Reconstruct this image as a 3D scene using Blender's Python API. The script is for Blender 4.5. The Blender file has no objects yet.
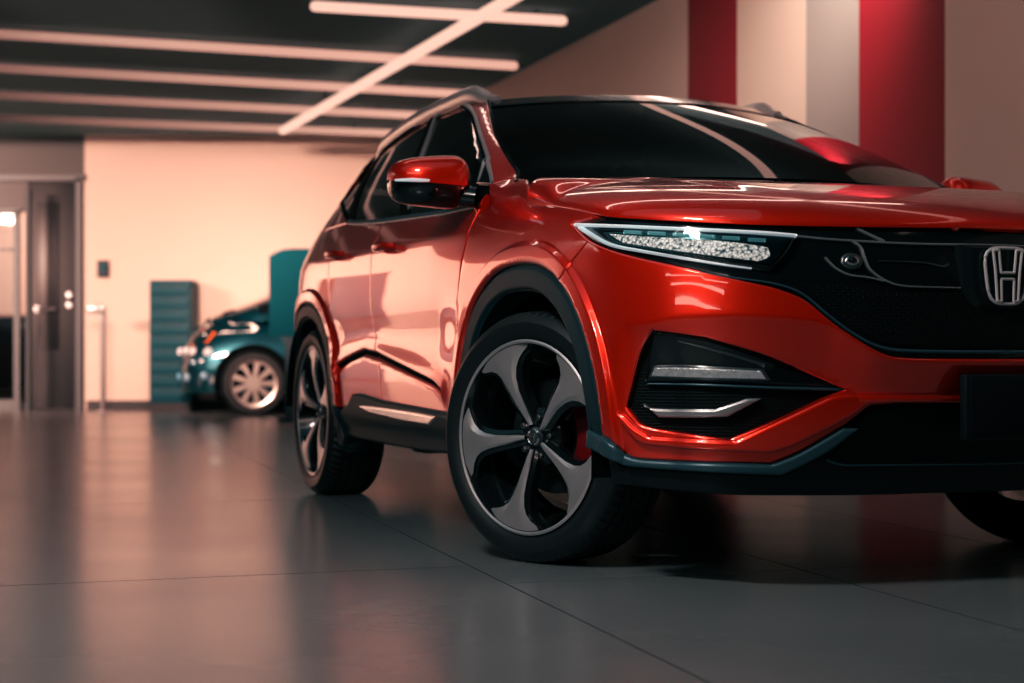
OUTLINES = [[10582,6731,10448,6715,10265,6691,10045,6671,9805,6668,9561,6690,9308,6729,9024,6770,8694,6801,8303,6820,7871,6836,7427,6844,6990,6839,6532,6822,6047,6793,5585,6752,5202,6696,4931,6623,4740,6533,4584,6434,4417,6332,4233,6221,4053,6100,3873,5985,3691,5893,3526,5827,3373,5781,3197,5747,2958,5721,2596,5703,2143,5697,1708,5696,1404,5695],  # car outlines traced from image pixels, baked as positions on the body surface
[17846,10284,17549,10261,17130,10227,16663,10188,16213,10146,15787,10101,15360,10053,14938,10002,14527,9948,14120,9889,13720,9825,13349,9763,13022,9704,12721,9645,12444,9585,12216,9534,12065,9499],
[12065,9499,11731,9466,11318,9427,10878,9385,10441,9343,9990,9299,9495,9253,8968,9211,8431,9177,7920,9150,7467,9127,7034,9109,6585,9095,6120,9086,5642,9081,5154,9078,4668,9077,4178,9078,3680,9081,3184,9085,2701,9090,2229,9097,1767,9105,1327,9113,927,9121,553,9128,207,9136,-85,9123,0,9082],
[13781,9451],
[12502,8896,12608,8831,12769,8737,12957,8633,13139,8536,13308,8450,13475,8365,13444,8269,13429,8174,13588,8079,13748,7977,14121,7897,14222,7833],
[13781,9451,13539,9349,13208,9205,12847,9052,12510,8923,12206,8825,11919,8742,11642,8668,11365,8596,11082,8527,10797,8462,10508,8400,10213,8338,9906,8276,9588,8215,9265,8155,8943,8093,8622,8028,8302,7962,7993,7897,7705,7836,7425,7778,7146,7721,6886,7668,6668,7623,6508,7590,6390,7566,6284,7540,6159,7501,6006,7451,5842,7394,5673,7323,5505,7234,5339,7117,5171,6977,5004,6831,4838,6698,4674,6579,4510,6467,4347,6360,4182,6259,4012,6161,3838,6067,3665,5983,3501,5917,3371,5874,3264,5848,3134,5833,2930,5819,2613,5807,2215,5801,1792,5798,1403,5795,1038,5793,676,5793,361,5795,0,5795],
[13781,9451,13141,9177,12506,8909],
[12239,3968,12148,3950,12021,3924,11879,3892,11742,3856,11617,3819,11332,3787,11205,3739,11071,3679,10974,3591,10925,3482,10856,3377,10692,3304,10519,3266,10336,3250,10134,3245,9895,3239,9600,3231,9211,3230,8716,3231,8208,3230,7653,3226,7097,3219,6595,3210,6257,3202,6123,3248,5936,3312,5715,3395,5480,3497,5200,3640,4876,3816,4576,3983,4367,4098],
[22370,9945,22352,9887,22341,9808,22343,9701,22359,9562,22393,9381,22440,9163,22500,8925,22577,8686,22661,8451,22743,8209,22814,7955,22872,7681,22916,7352,22958,6982,22307,6632,23034,6409],
[20937,11439,21216,11450,21511,11454,21777,11450,21999,11443,22190,11430,22384,11415,22568,11402,22709,11395],
[19624,11273,19340,11181,19032,11063,18825,10943,18635,10820,18422,10681,18187,10524,17981,10382,17846,10284],
[22170,10346,21607,10620,22526,11312],
[9705,6493,9795,6415,9922,6305,10055,6171,10171,6021,10265,5851,10349,5656,10420,5455,10475,5264,10537,5072,10603,4874,10663,4700,10706,4577,10668,4533,10616,4468,10555,4396,10489,4328,10440,4264,10396,4200,10323,4138,10183,4081,9945,4030,9617,3983,9201,3943,8766,3908,8370,3875,7987,3845,7678,3818,7476,3799,7211,3893,6832,4027,6425,4176,6059,4319,5714,4464,5360,4620,5047,4759,4828,4857,4718,4894,4557,4948,4396,5003,4286,5040,4356,5065,4455,5101,4579,5146,4726,5202,4898,5270,5094,5349,5311,5435,5541,5524,5786,5617,6046,5716,6327,5817,6635,5917,7013,6024,7442,6137,7839,6238,8122,6309],
[-246,4698],
[1049,4658,2799,4672,3614,4627,4367,4098],
[6271,7845,6102,7807,5859,7750,5586,7694,5323,7654,5071,7641,4811,7644,4556,7648,4317,7638,4136,7603,3994,7554,3815,7506,3519,7472,3029,7460,2396,7462,1740,7469,1190,7475,774,7479,431,7483,162,7488,0,7488],
[0,6047,347,6044,650,6039,1011,6038,1398,6044,1844,6056,2347,6073,2831,6099,3222,6139,3490,6191,3681,6255,3841,6333,4012,6432,4206,6559,4398,6711,4586,6869,4763,7017,4930,7158,5088,7298,5239,7426,5383,7530,5530,7605,5676,7659,5802,7696,5890,7724],
[8565,7985,8380,7957,8123,7919,7835,7876,7556,7834,7311,7796,7090,7766,6872,7739,6662,7712,6463,7683,6281,7648,6118,7611,5973,7572,5838,7529,5707,7475,5573,7406,5436,7316,5301,7209,5168,7093,5036,6977,4905,6869,4774,6770,4644,6672,4515,6577,4385,6488,4253,6406,4124,6330,3996,6258,3865,6193,3727,6136,3577,6089,3436,6054,3307,6031,3159,6015,2961,6003,2678,5992,2244,5983,1675,5977,1066,5974,518,5973,0,5971],
[5653,8861,5532,8850,5366,8835,5165,8817,4944,8800,4714,8784,4469,8772,4201,8760,3917,8749,3628,8740,3344,8731,3074,8724,2812,8718,2541,8713,2247,8710,1913,8709,1494,8711,996,8716,489,8722,43,8728,0,8680],
[3919,9091,3892,9078,3857,9060,3813,9038,3757,9012,3689,8980,3596,8937,3479,8884,3356,8829,3248,8781,3172,8747],
[4091,8744,4058,8726,4011,8704,3958,8675,3907,8639,3868,8595,3842,8540,3826,8475,3813,8404,3800,8333,3782,8268,3765,8210,3749,8155,3731,8101,3702,8048,3656,7994,3590,7937,3509,7878,3417,7820,3319,7768,3219,7725,3131,7692,3052,7667,2962,7647,2841,7632,2671,7619,2412,7610,2075,7605,1717,7603,1397,7602,1175,7601],
[4886,8329,4852,8290,4805,8235,4748,8171,4687,8109,4624,8057,4561,8015,4495,7976,4425,7942,4349,7912,4267,7887,4173,7868,4069,7857,3961,7849,3855,7841,3757,7830,3663,7814,3569,7795,3482,7776,3408,7760,3355,7748],
[3397,8262,3235,8259,2998,8257,2728,8253,2469,8249,2269,8242,2135,8233,2039,8222,1968,8210,1907,8197,1845,8186,1782,8174,1728,8162,1680,8150,1635,8142,1592,8140,1547,8147,1503,8162,1462,8179,1428,8196,1403,8207],
[4169,8238],
[4169,8238],
[4169,8238],
[13496,9403,12769,9346,11862,9275,11064,9213,10388,9161,9761,9110,9100,9060,8403,9015,7742,8975,7132,8934,6518,8893,5991,8859,5629,8836,5677,8761,5745,8652,5826,8532,5913,8419,6021,8308,6145,8192,6260,8089,6339,8018,6577,8043,6920,8080,7315,8124,7713,8171,8134,8220,8603,8275,9091,8335,9567,8401,10047,8472,10544,8548,11032,8627,11465,8704,11806,8781,12066,8857,12262,8922,12412,8969],
[11923,9095,11630,9084,11262,9073,10833,9056,10353,9031,9781,8992,9109,8948,8391,8907,7738,8874,7169,8843,6606,8812,6127,8788,5797,8771,5840,8706,5901,8612,5972,8509,6046,8418,6132,8337,6231,8258,6321,8190,6384,8142,6612,8168,6942,8205,7326,8250,7716,8296,8145,8343,8631,8396,9128,8454,9590,8515,10035,8581,10479,8653,10885,8719,11189,8767],
[11539,9032,11228,9000,10821,8957,10391,8912,9988,8873,9591,8840,9173,8810,8752,8783,8361,8757,8006,8731,7691,8706,7415,8680,7168,8654,6933,8624,6716,8591,6535,8562,6408,8541,6393,8498,6369,8436,6356,8370,6372,8316,6435,8278,6532,8246,6630,8221,6696,8203,6893,8224,7177,8255,7508,8293,7860,8335,8260,8384,8716,8443,9180,8506,9600,8566,9985,8623,10354,8680,10680,8729,10920,8766],
[10962,9094,10322,9040,10298,8947,10938,9005],
[10122,9025,9536,8978,9513,8886,10100,8937],
[9308,8957,8714,8919,8696,8827,9287,8870],
[8480,8896,7891,8866,7885,8775,8466,8809],
[7677,8837,7165,8813,7167,8722,7674,8752],
[6941,8782,6446,8762,6452,8672,6944,8696],
[13563,9408,13184,9376,12698,9335,12145,9289,11607,9243,11105,9201,10584,9157,10033,9112,9471,9068,8914,9031,8399,9003,7942,8981,7547,8962,7202,8946,6884,8932,6599,8918,6339,8903,6102,8887,5894,8871,5725,8858,5600,8849],
[13272,9333,13140,9291,12960,9233,12751,9166,12533,9095,12320,9029,12119,8966,11926,8901,11736,8837,11543,8777,11343,8724,11135,8678,10922,8639,10704,8603,10479,8568,10245,8529,9995,8487,9729,8444,9456,8400,9183,8358,8919,8317,8661,8279,8405,8241,8156,8205,7923,8171,7712,8141,7510,8113,7312,8087,7128,8063,6973,8044,6862,8030],
[9753,6444,9456,6415,9032,6377,8559,6326,8127,6261,7745,6175,7376,6073,7005,5960,6630,5843,6219,5710,5784,5560,5403,5422,5135,5326,4980,5276,4753,5202,4525,5128,4369,5077,4556,5083,4819,5090,5148,5102,5536,5118,6003,5144,6555,5176,7149,5207,7731,5229,8404,5237,9191,5235,9810,5231,10180,5228,10160,5364,10121,5562,10061,5760,10017,5896],
[9014,6215,8894,6192,8727,6159,8534,6120,8333,6079,8147,6040,7975,6003,7804,5964,7636,5925,7471,5885,7308,5844,7130,5797,6938,5746,6752,5696,6593,5653,6481,5623],
[9904,5619,9671,5622,9313,5625,8835,5627,8355,5622,7837,5607,7307,5586,6832,5564,6507,5549,6463,5489,6397,5402,6332,5314,6288,5254,6652,5261,7187,5270,7779,5279,8361,5289,8908,5299,9446,5310,9826,5322,10071,5330],
[9858,5574,9634,5576,9287,5578,8822,5578,8356,5573,7859,5558,7352,5536,6899,5515,6588,5500,6560,5460,6519,5402,6479,5343,6451,5304,6786,5309,7277,5316,7824,5325,8360,5333,8862,5343,9367,5354,9732,5365,9963,5373],
[10129,5166,9931,5164,9640,5163,9248,5161,8782,5158,8363,5153,7998,5144,7664,5133,7341,5121,6996,5108,6612,5095,6145,5081,5604,5066,5054,5050,4571,5037,4232,5027],
[10236,4661,10221,4636,10206,4599,10140,4563,9967,4538,9585,4532,8937,4538,8293,4545,7886,4548,7684,4603,7404,4683,7130,4763,6942,4817,6865,4816,6755,4815,6644,4813,6569,4812,6761,4722,7046,4591,7334,4458,7531,4368,7728,4361,8031,4351,8390,4341,8734,4332,9073,4328,9410,4326,9664,4326,9827,4327],
[10952,4471,10931,4463,10880,4453,10816,4434,10747,4399,10673,4339,10593,4260,10509,4176,10424,4101,10324,4033,10215,3966,10115,3909,10046,3869,9859,3861,9576,3850,9196,3840,8774,3833,8345,3826,7903,3817,7541,3807,7305,3800,7043,3905,6674,4054,6278,4218,5925,4368,5599,4509,5268,4653,4978,4780,4774,4869,4715,4883,4637,4905,4511,4927,4311,4941,4020,4945,3672,4944,3273,4940,2861,4937,2435,4934,1983,4932,1536,4929,1125,4926,740,4924,372,4921,58,4919,-164,4955],
[-231,4747,-43,4703,307,4703,676,4706,1063,4710,1492,4714,1968,4719,2428,4723,2810,4723,3108,4717,3352,4707,3540,4697,3672,4689,3782,4617,3936,4514,4134,4391,4375,4259,4707,4100,5113,3915,5497,3743,5760,3624,5869,3594,6028,3551,6189,3507,6300,3477,6671,3491,7222,3508,7833,3525,8436,3540,8967,3554,9443,3572,9766,3591,9974,3605,10053,3614,10167,3624,10294,3653,10416,3720,10544,3855,10689,4039,10835,4220,10932,4344],
[4286,5032,4044,5030,3702,5026,3297,5021,2882,5017,2459,5013,2007,5009,1559,5006,1149,5003,764,5000,396,4998,83,4996,0,5027],
[12462,3486,12343,3465,12177,3435,11989,3399,11806,3360,11626,3312,11278,3268,11108,3214,10987,3169,10961,3135,10953,3112,10923,3091,10741,3071,10322,3052,9787,3031,9044,3016,8232,3003,7531,2987,6886,2969,6332,2951,5958,2936,5871,2971,5747,3020,5603,3080,5453,3146,5289,3224,5107,3312,4926,3403,4766,3490,4622,3579,4487,3672,4374,3753,4294,3810,4219,3863,4109,3939,3999,4016,3924,4069],
[12246,3942],
[3668,4577],
[2651,4646],
[-253,4673],
[3924,4076],
[3666,4527,2776,4571,0,4599,-435,3211,4216,3233,4642,3339],
[4748,3290,4692,3272,4615,3246,4520,3217,4412,3190,4292,3170,4203,3160,4143,3154,4048,3152,3857,3150,3505,3146,2875,3139,1996,3129,1033,3117,159,3105,0,3162],
[-353,3754],
[18,5416],
[40002,11410,39622,11367,39106,11306,38472,11240,37732,11178,36821,11120,35777,11062,34741,11009,33843,10967,33161,10941,32596,10927,32014,10912,31287,10885,30343,10838,29283,10780,28232,10724,27299,10682,26484,10658,25743,10645,25118,10640,24593,10637,24144,10633,23757,10629,23447,10627,23231,10626],
[37998,4007,37932,4016,37737,4032,37498,4058,37234,4104,36935,4185,36603,4291,36257,4394,35917,4465,35621,4498,35346,4507,35022,4498,34580,4478,34004,4441,33337,4388,32599,4330,31812,4283,30987,4250,30118,4224,29205,4199,28248,4170,27125,4133,25900,4092,24818,4055,24092,4030],
[35402,10966,34956,10683,34341,10285,33710,9847,33545,9461,33414,9094,33333,8721,33270,8357,33211,8018,33177,7708,33177,7418,33196,7147,33197,6894,33126,6667,32968,6464,32759,6268,32535,6067,32331,5858,32166,5648,32037,5435,31938,5218,31880,4973,31846,4707,31823,4468,31808,4301],
[38286,5529,38020,5588,37543,5673,37001,5765,36474,5849,35915,5925,35309,6002,34767,6068,34394,6113,34001,6088,33433,6052,32873,6017,32494,5993,31923,5919,31124,5817,30242,5702,29405,5593,28546,5480,27641,5359,26853,5252,26323,5180,26110,5151,25807,5109,25485,5061,25211,5008,24984,4945,24776,4871,24603,4802,24482,4755],
[34837,4025,34540,4030,34135,4038,33579,4044,32834,4044,31823,4037,30617,4025,29394,4011,28303,3995,27289,3974,26302,3951,25467,3929,24897,3914,25086,3855,25370,3768,25658,3680,25857,3619,26408,3626,27212,3635,28159,3650,29124,3671,30194,3707,31413,3754,32558,3801,33376,3835],
[38206,5537,37898,5595,37466,5677,36970,5767,36474,5849,35925,5925,35318,6001,34770,6067,34394,6113,34030,6088,33504,6052,32984,6017,32632,5993],
[32342,5966,31804,5899,31052,5804,30214,5697,29405,5593,28555,5481,27649,5360,26856,5253,26323,5180,26110,5151,25807,5109,25485,5061,25211,5008,24984,4945,24776,4871,24603,4802,24482,4755],
[22316,11374,22630,11549,23068,11802,23614,12101,24250,12417,25013,12767,25938,13168,26913,13572,27798,13925,28437,14184,28902,14378,29286,14536,29682,14692,30107,14849,30522,14992,30940,15125,31369,15249,31812,15363,32278,15468,32774,15568,33282,15661,33803,15748,34327,15826,34824,15889,35269,15932,35643,15954,35962,15957,36251,15942,36530,15908,36774,15846,36979,15759,37190,15663,37464,15580,37834,15512,38280,15452,38775,15400,39275,15356,39742,15329,40192,15315,40686,15294,41316,15252,42231,15191,43614,15142,47432,15300,48303,15145,48973,14955,49969,14756,50000,14566,49819,14186,50000,14374,49000,13139,50000,14203,49000,13059,49000,13011,49547,13712,48909,13027,47967,12945,45268,12637,44152,12444,43261,12266,42515,12098,41790,11920,41090,11734,40498,11571,40107,11460],
[22170,10346,21607,10620,22526,11312],
[22526,11312],
[36055,15882,33886,14002,32307,12475,30676,10985],
[36664,15740,35071,14064,33601,12604,31724,10993],
[44581,15012,40947,13083,39140,11407],
[47527,15212,41840,13170,40062,11603],
[24037,12326,24484,12532,25166,12838,25994,13198,26857,13561,27613,13865,28165,14090,28604,14271,28967,14422,29296,14555,29630,14685,29967,14809,30276,14917,30576,15014,30881,15105,31205,15195,31555,15284,31930,15371,32330,15455,32751,15537,33172,15613,33593,15684,34016,15748,34427,15804,34810,15849,35152,15883,35456,15899,35728,15900,35966,15892,36164,15882,36314,15877],
[36182,15796,35916,15625,35556,15387,35145,15113,34791,14841,34509,14595,34259,14369,34021,14145,33779,13921,33516,13691,33245,13457,32995,13217,32720,12967,32428,12715,32139,12470,31869,12242,31610,12018,31394,11798,31204,11594,31043,11422,30929,11300],
[36314,15877,36423,15833,36566,15773,36758,15700,37018,15623,37369,15546,37874,15472,38552,15400,39375,15333,40281,15272,41162,15211,42033,15152,43030,15105,44409,15094,45732,14908,48154,15109,48682,14961,49265,14802,49999,14638,49909,14476,50000,14381,50000,14378,50000,14217,50000,14168,49000,13163,49000,13063,49000,13291,49547,13701,48728,12743,48674,13049,47237,12885,45156,12648,44292,12497,43559,12353,42931,12217,42377,12087,41831,11952,41289,11810,40789,11674,40376,11559,40098,11480],
[23850,11536,23905,11633,23989,11773,24090,11929,24197,12070,24303,12199,24422,12329,24540,12443,24633,12525,24370,12411,24003,12249,23616,12072,23290,11913,23007,11761,22732,11606,22486,11469,22316,11374],
[23704,11555,23749,11645,23823,11778,23919,11923,24026,12053,24167,12180,24336,12314,24458,12413,24447,12437,24231,12349,23874,12181,23497,11993,23201,11837,22979,11716,22774,11602,22602,11506,22482,11438]]
import bpy, math, random
import numpy as np
from mathutils import Vector, Matrix
from mathutils.geometry import delaunay_2d_cdt
random.seed(7)
PI = math.pi
scene = bpy.context.scene
COL = scene.collection

# ------------------------------------------------------------------ camera numbers
FPX, CAMH, HORY, CXP = 1730.0, 0.577, 360.0, 512.0
TH = math.radians(20)
AX = np.array([math.sin(TH), -math.cos(TH)])          # car forward, world XY
RX = np.array([-math.cos(TH), -math.sin(TH)])         # car right-hand side outward
CAR0 = np.array([.0457, 4.94]) - .93 * RX

def car2world(P):
    P = np.atleast_2d(P)
    w = CAR0 + P[:, :1] * AX + P[:, 1:2] * RX
    return np.column_stack([w, P[:, 2]])
def project(P):
    w = car2world(P)
    return np.column_stack([CXP + FPX * w[:, 0] / w[:, 1], HORY - FPX * (w[:, 2] - CAMH) / w[:, 1]])
CAMCAR = np.array([(-CAR0) @ AX, (-CAR0) @ RX, CAMH])

# ------------------------------------------------------------------ materials
MATS = {}
def srgb(r, g, b):
    f = lambda c: (c / 255 / 12.92) if c / 255 <= .04045 else ((c / 255 + .055) / 1.055) ** 2.4
    return (f(r), f(g), f(b), 1)
def mat(name, col=(.5, .5, .5, 1), rough=.5, metal=0., coat=0., coat_r=.03, emit=None, estr=0., spec=.5, noise=0., nscale=20., bump=0., bscale=200.):
    if name in MATS: return MATS[name]
    m = bpy.data.materials.new(name); m.use_nodes = True
    nt = m.node_tree; b = nt.nodes['Principled BSDF']
    b.inputs['Base Color'].default_value = col
    b.inputs['Roughness'].default_value = rough
    b.inputs['Metallic'].default_value = metal
    b.inputs['Coat Weight'].default_value = coat
    b.inputs['Coat Roughness'].default_value = coat_r
    b.inputs['Specular IOR Level'].default_value = spec
    if emit:
        b.inputs['Emission Color'].default_value = emit
        b.inputs['Emission Strength'].default_value = estr
    if noise or bump:
        tc = nt.nodes.new('ShaderNodeTexCoord')
        if noise:
            n = nt.nodes.new('ShaderNodeTexNoise'); n.inputs['Scale'].default_value = nscale
            nt.links.new(tc.outputs['Object'], n.inputs['Vector'])
            mx = nt.nodes.new('ShaderNodeMix'); mx.data_type = 'RGBA'
            mx.inputs[6].default_value = tuple(c * (1 - noise) for c in col[:3]) + (1,)
            mx.inputs[7].default_value = tuple(min(1, c * (1 + noise)) for c in col[:3]) + (1,)
            nt.links.new(n.outputs['Fac'], mx.inputs[0]); nt.links.new(mx.outputs[2], b.inputs['Base Color'])
        if bump:
            n2 = nt.nodes.new('ShaderNodeTexNoise'); n2.inputs['Scale'].default_value = bscale
            nt.links.new(tc.outputs['Object'], n2.inputs['Vector'])
            bp = nt.nodes.new('ShaderNodeBump'); bp.inputs['Strength'].default_value = bump; bp.inputs['Distance'].default_value = .002
            nt.links.new(n2.outputs['Fac'], bp.inputs['Height']); nt.links.new(bp.outputs['Normal'], b.inputs['Normal'])
    MATS[name] = m
    return m

def paint(name, base, deep):
    """metallic tinted base under a clear coat"""
    m = mat(name, base, .32, .62, 1., .012)
    nt = m.node_tree; b = nt.nodes['Principled BSDF']
    lw = nt.nodes.new('ShaderNodeLayerWeight'); lw.inputs['Blend'].default_value = .35
    mx = nt.nodes.new('ShaderNodeMix'); mx.data_type = 'RGBA'
    mx.inputs[6].default_value = base; mx.inputs[7].default_value = deep
    nt.links.new(lw.outputs['Facing'], mx.inputs[0]); nt.links.new(mx.outputs[2], b.inputs['Base Color'])
    b.inputs['Coat IOR'].default_value = 1.68
    return m

M_RED = paint('red_paint', (.97, .027, .001, 1), (.36, .003, .005, 1))
M_TEALCAR = paint('teal_paint', (.001, .070, .095, 1), (.001, .03, .045, 1))
M_BLK = mat('gloss_black', (.006, .007, .008, 1), .12, 0, .6)
M_SATIN = mat('satin_black_plastic', (.006, .008, .0095, 1), .5, spec=.3, bump=.15, bscale=900)
M_CLAD = mat('cladding_plastic', (.010, .030, .037, 1), .5, spec=.15, bump=.12, bscale=1200)
M_TRIM = mat('slate_blue_trim', (.045, .10, .125, 1), .38, .3)
M_CHROME = mat('bright_chrome', (.75, .76, .77, 1), .12, 1.)
M_SATCHROME = mat('satin_chrome', (.48, .51, .53, 1), .32, .75)
M_EMB = mat('emblem_silver', (.80, .83, .85, 1), .35, .45)
M_DARKCH = mat('dark_chrome', (.16, .18, .19, 1), .28, .8)
M_RUB = mat('tyre_rubber', (.010, .011, .012, 1), .55, bump=.2, bscale=500)
M_FACE = mat('machined_alloy', (.58, .61, .63, 1), .38, .75, noise=.12, nscale=9)
M_RIMBLK = mat('black_alloy', (.010, .011, .012, 1), .16, .2, .8)
M_STEEL = mat('brushed_steel', (.35, .35, .36, 1), .35, 1.)
M_CAST = mat('cast_iron', (.05, .05, .055, 1), .5, .9)
M_DISC = mat('brake_steel_dark', (.05, .052, .055, 1), .4, .8)
M_CALIPER = mat('red_caliper', (.16, .004, .006, 1), .35, 0, .3)
M_WELL = mat('wheel_well_liner', (.002, .0022, .0025, 1), .9, spec=.1)
M_UNDER = mat('underbody', (.005, .0055, .006, 1), .8)
M_SEAT = mat('dark_upholstery', (.03, .032, .035, 1), .7, bump=.2)
M_LED = mat('daytime_led', (.8, .85, .88, 1), .25, .3, emit=(.80, .92, 1, 1), estr=.30)

def glass_mat(name, tint, trans, rough=.0, ior=1.6):
    if name in MATS: return MATS[name]
    m = bpy.data.materials.new(name); m.use_nodes = True; nt = m.node_tree
    for n in list(nt.nodes): nt.nodes.remove(n)
    out = nt.nodes.new('ShaderNodeOutputMaterial')
    gl = nt.nodes.new('ShaderNodeBsdfGlossy'); gl.inputs['Roughness'].default_value = rough + .004; gl.inputs['Color'].default_value = (1, 1, 1, 1)
    tr = nt.nodes.new('ShaderNodeBsdfTransparent'); tr.inputs['Color'].default_value = tuple(c * trans for c in tint) + (1,)
    fr = nt.nodes.new('ShaderNodeFresnel'); fr.inputs['IOR'].default_value = ior
    ms = nt.nodes.new('ShaderNodeMixShader')
    nt.links.new(fr.outputs[0], ms.inputs[0]); nt.links.new(tr.outputs[0], ms.inputs[1]); nt.links.new(gl.outputs[0], ms.inputs[2])
    nt.links.new(ms.outputs[0], out.inputs['Surface'])
    MATS[name] = m
    return m
M_GLASS = glass_mat('tinted_glass', (.75, .95, 1.), .12)
M_CLEAR = glass_mat('clear_lens', (.9, 1., 1.), .92)
M_SHOPGLASS = glass_mat('door_glass', (.85, .95, 1.), .85, ior=1.2)

def mesh_pattern(name, sx, sy, c0=(.0025, .003, .0035, 1), c1=(.0035, .0042, .005, 1)):
    """woven grille mesh: staggered cells by a brick pattern, with relief"""
    m = mat(name, c1, .5, spec=.18)
    nt = m.node_tree; b = nt.nodes['Principled BSDF']
    tc = nt.nodes.new('ShaderNodeTexCoord'); sp = nt.nodes.new('ShaderNodeSeparateXYZ'); cb = nt.nodes.new('ShaderNodeCombineXYZ')
    nt.links.new(tc.outputs['Object'], sp.inputs[0]); nt.links.new(sp.outputs['Y'], cb.inputs['X']); nt.links.new(sp.outputs['Z'], cb.inputs['Y'])
    br = nt.nodes.new('ShaderNodeTexBrick'); br.inputs['Scale'].default_value = 1
    br.inputs['Brick Width'].default_value = sx; br.inputs['Row Height'].default_value = sy
    br.inputs['Mortar Size'].default_value = sy * .22; br.inputs['Mortar Smooth'].default_value = .6
    br.inputs['Color1'].default_value = c0; br.inputs['Color2'].default_value = c0; br.inputs['Mortar'].default_value = c1
    nt.links.new(cb.outputs[0], br.inputs['Vector']); nt.links.new(br.outputs['Color'], b.inputs['Base Color'])
    bp = nt.nodes.new('ShaderNodeBump'); bp.inputs['Strength'].default_value = .5; bp.inputs['Distance'].default_value = .004
    nt.links.new(br.outputs['Fac'], bp.inputs['Height']); nt.links.new(bp.outputs['Normal'], b.inputs['Normal'])
    return m
M_MESH = mesh_pattern('grille_mesh', .026, .008)

# ------------------------------------------------------------------ object helpers
def empty(name, loc=(0, 0, 0), rz=0., label=None, cat=None, group=None, parent=None):
    o = bpy.data.objects.new(name, None); COL.objects.link(o)
    o.location = loc; o.rotation_euler = (0, 0, rz); o.empty_display_size = .1
    tag(o, label, cat, group)
    if parent: o.parent = parent
    return o
def tag(o, label=None, cat=None, group=None, kind=None):
    if label: o['label'] = label
    if cat: o['category'] = cat
    if group: o['group'] = group
    if kind: o['kind'] = kind
    return o
def mkobj(name, verts, faces, m, parent=None, normals=None, smooth=True, auto=None, label=None, mats=None, fm=None):
    me = bpy.data.meshes.new(name)
    me.from_pydata([tuple(v) for v in verts], [], [tuple(int(i) for i in f) for f in faces])
    me.materials.append(m)
    if mats:
        for x in mats: me.materials.append(x)
        for i, k in enumerate(fm): me.polygons[i].material_index = k
    me.update()
    if smooth: me.polygons.foreach_set('use_smooth', [True] * len(me.polygons))
    if normals is not None:
        me.normals_split_custom_set_from_vertices([tuple(n) for n in normals])
    elif auto is not None:
        sharp = me.attributes.new('sharp_edge', 'BOOLEAN', 'EDGE')
        import bmesh
        bm = bmesh.new(); bm.from_mesh(me); bm.normal_update()
        vals = [(len(e.link_faces) == 2 and e.calc_face_angle(0) > auto) for e in bm.edges]
        bm.free(); sharp.data.foreach_set('value', vals)
    o = bpy.data.objects.new(name, me); COL.objects.link(o)
    if parent: o.parent = parent
    if label: o['label'] = label
    return o

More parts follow.
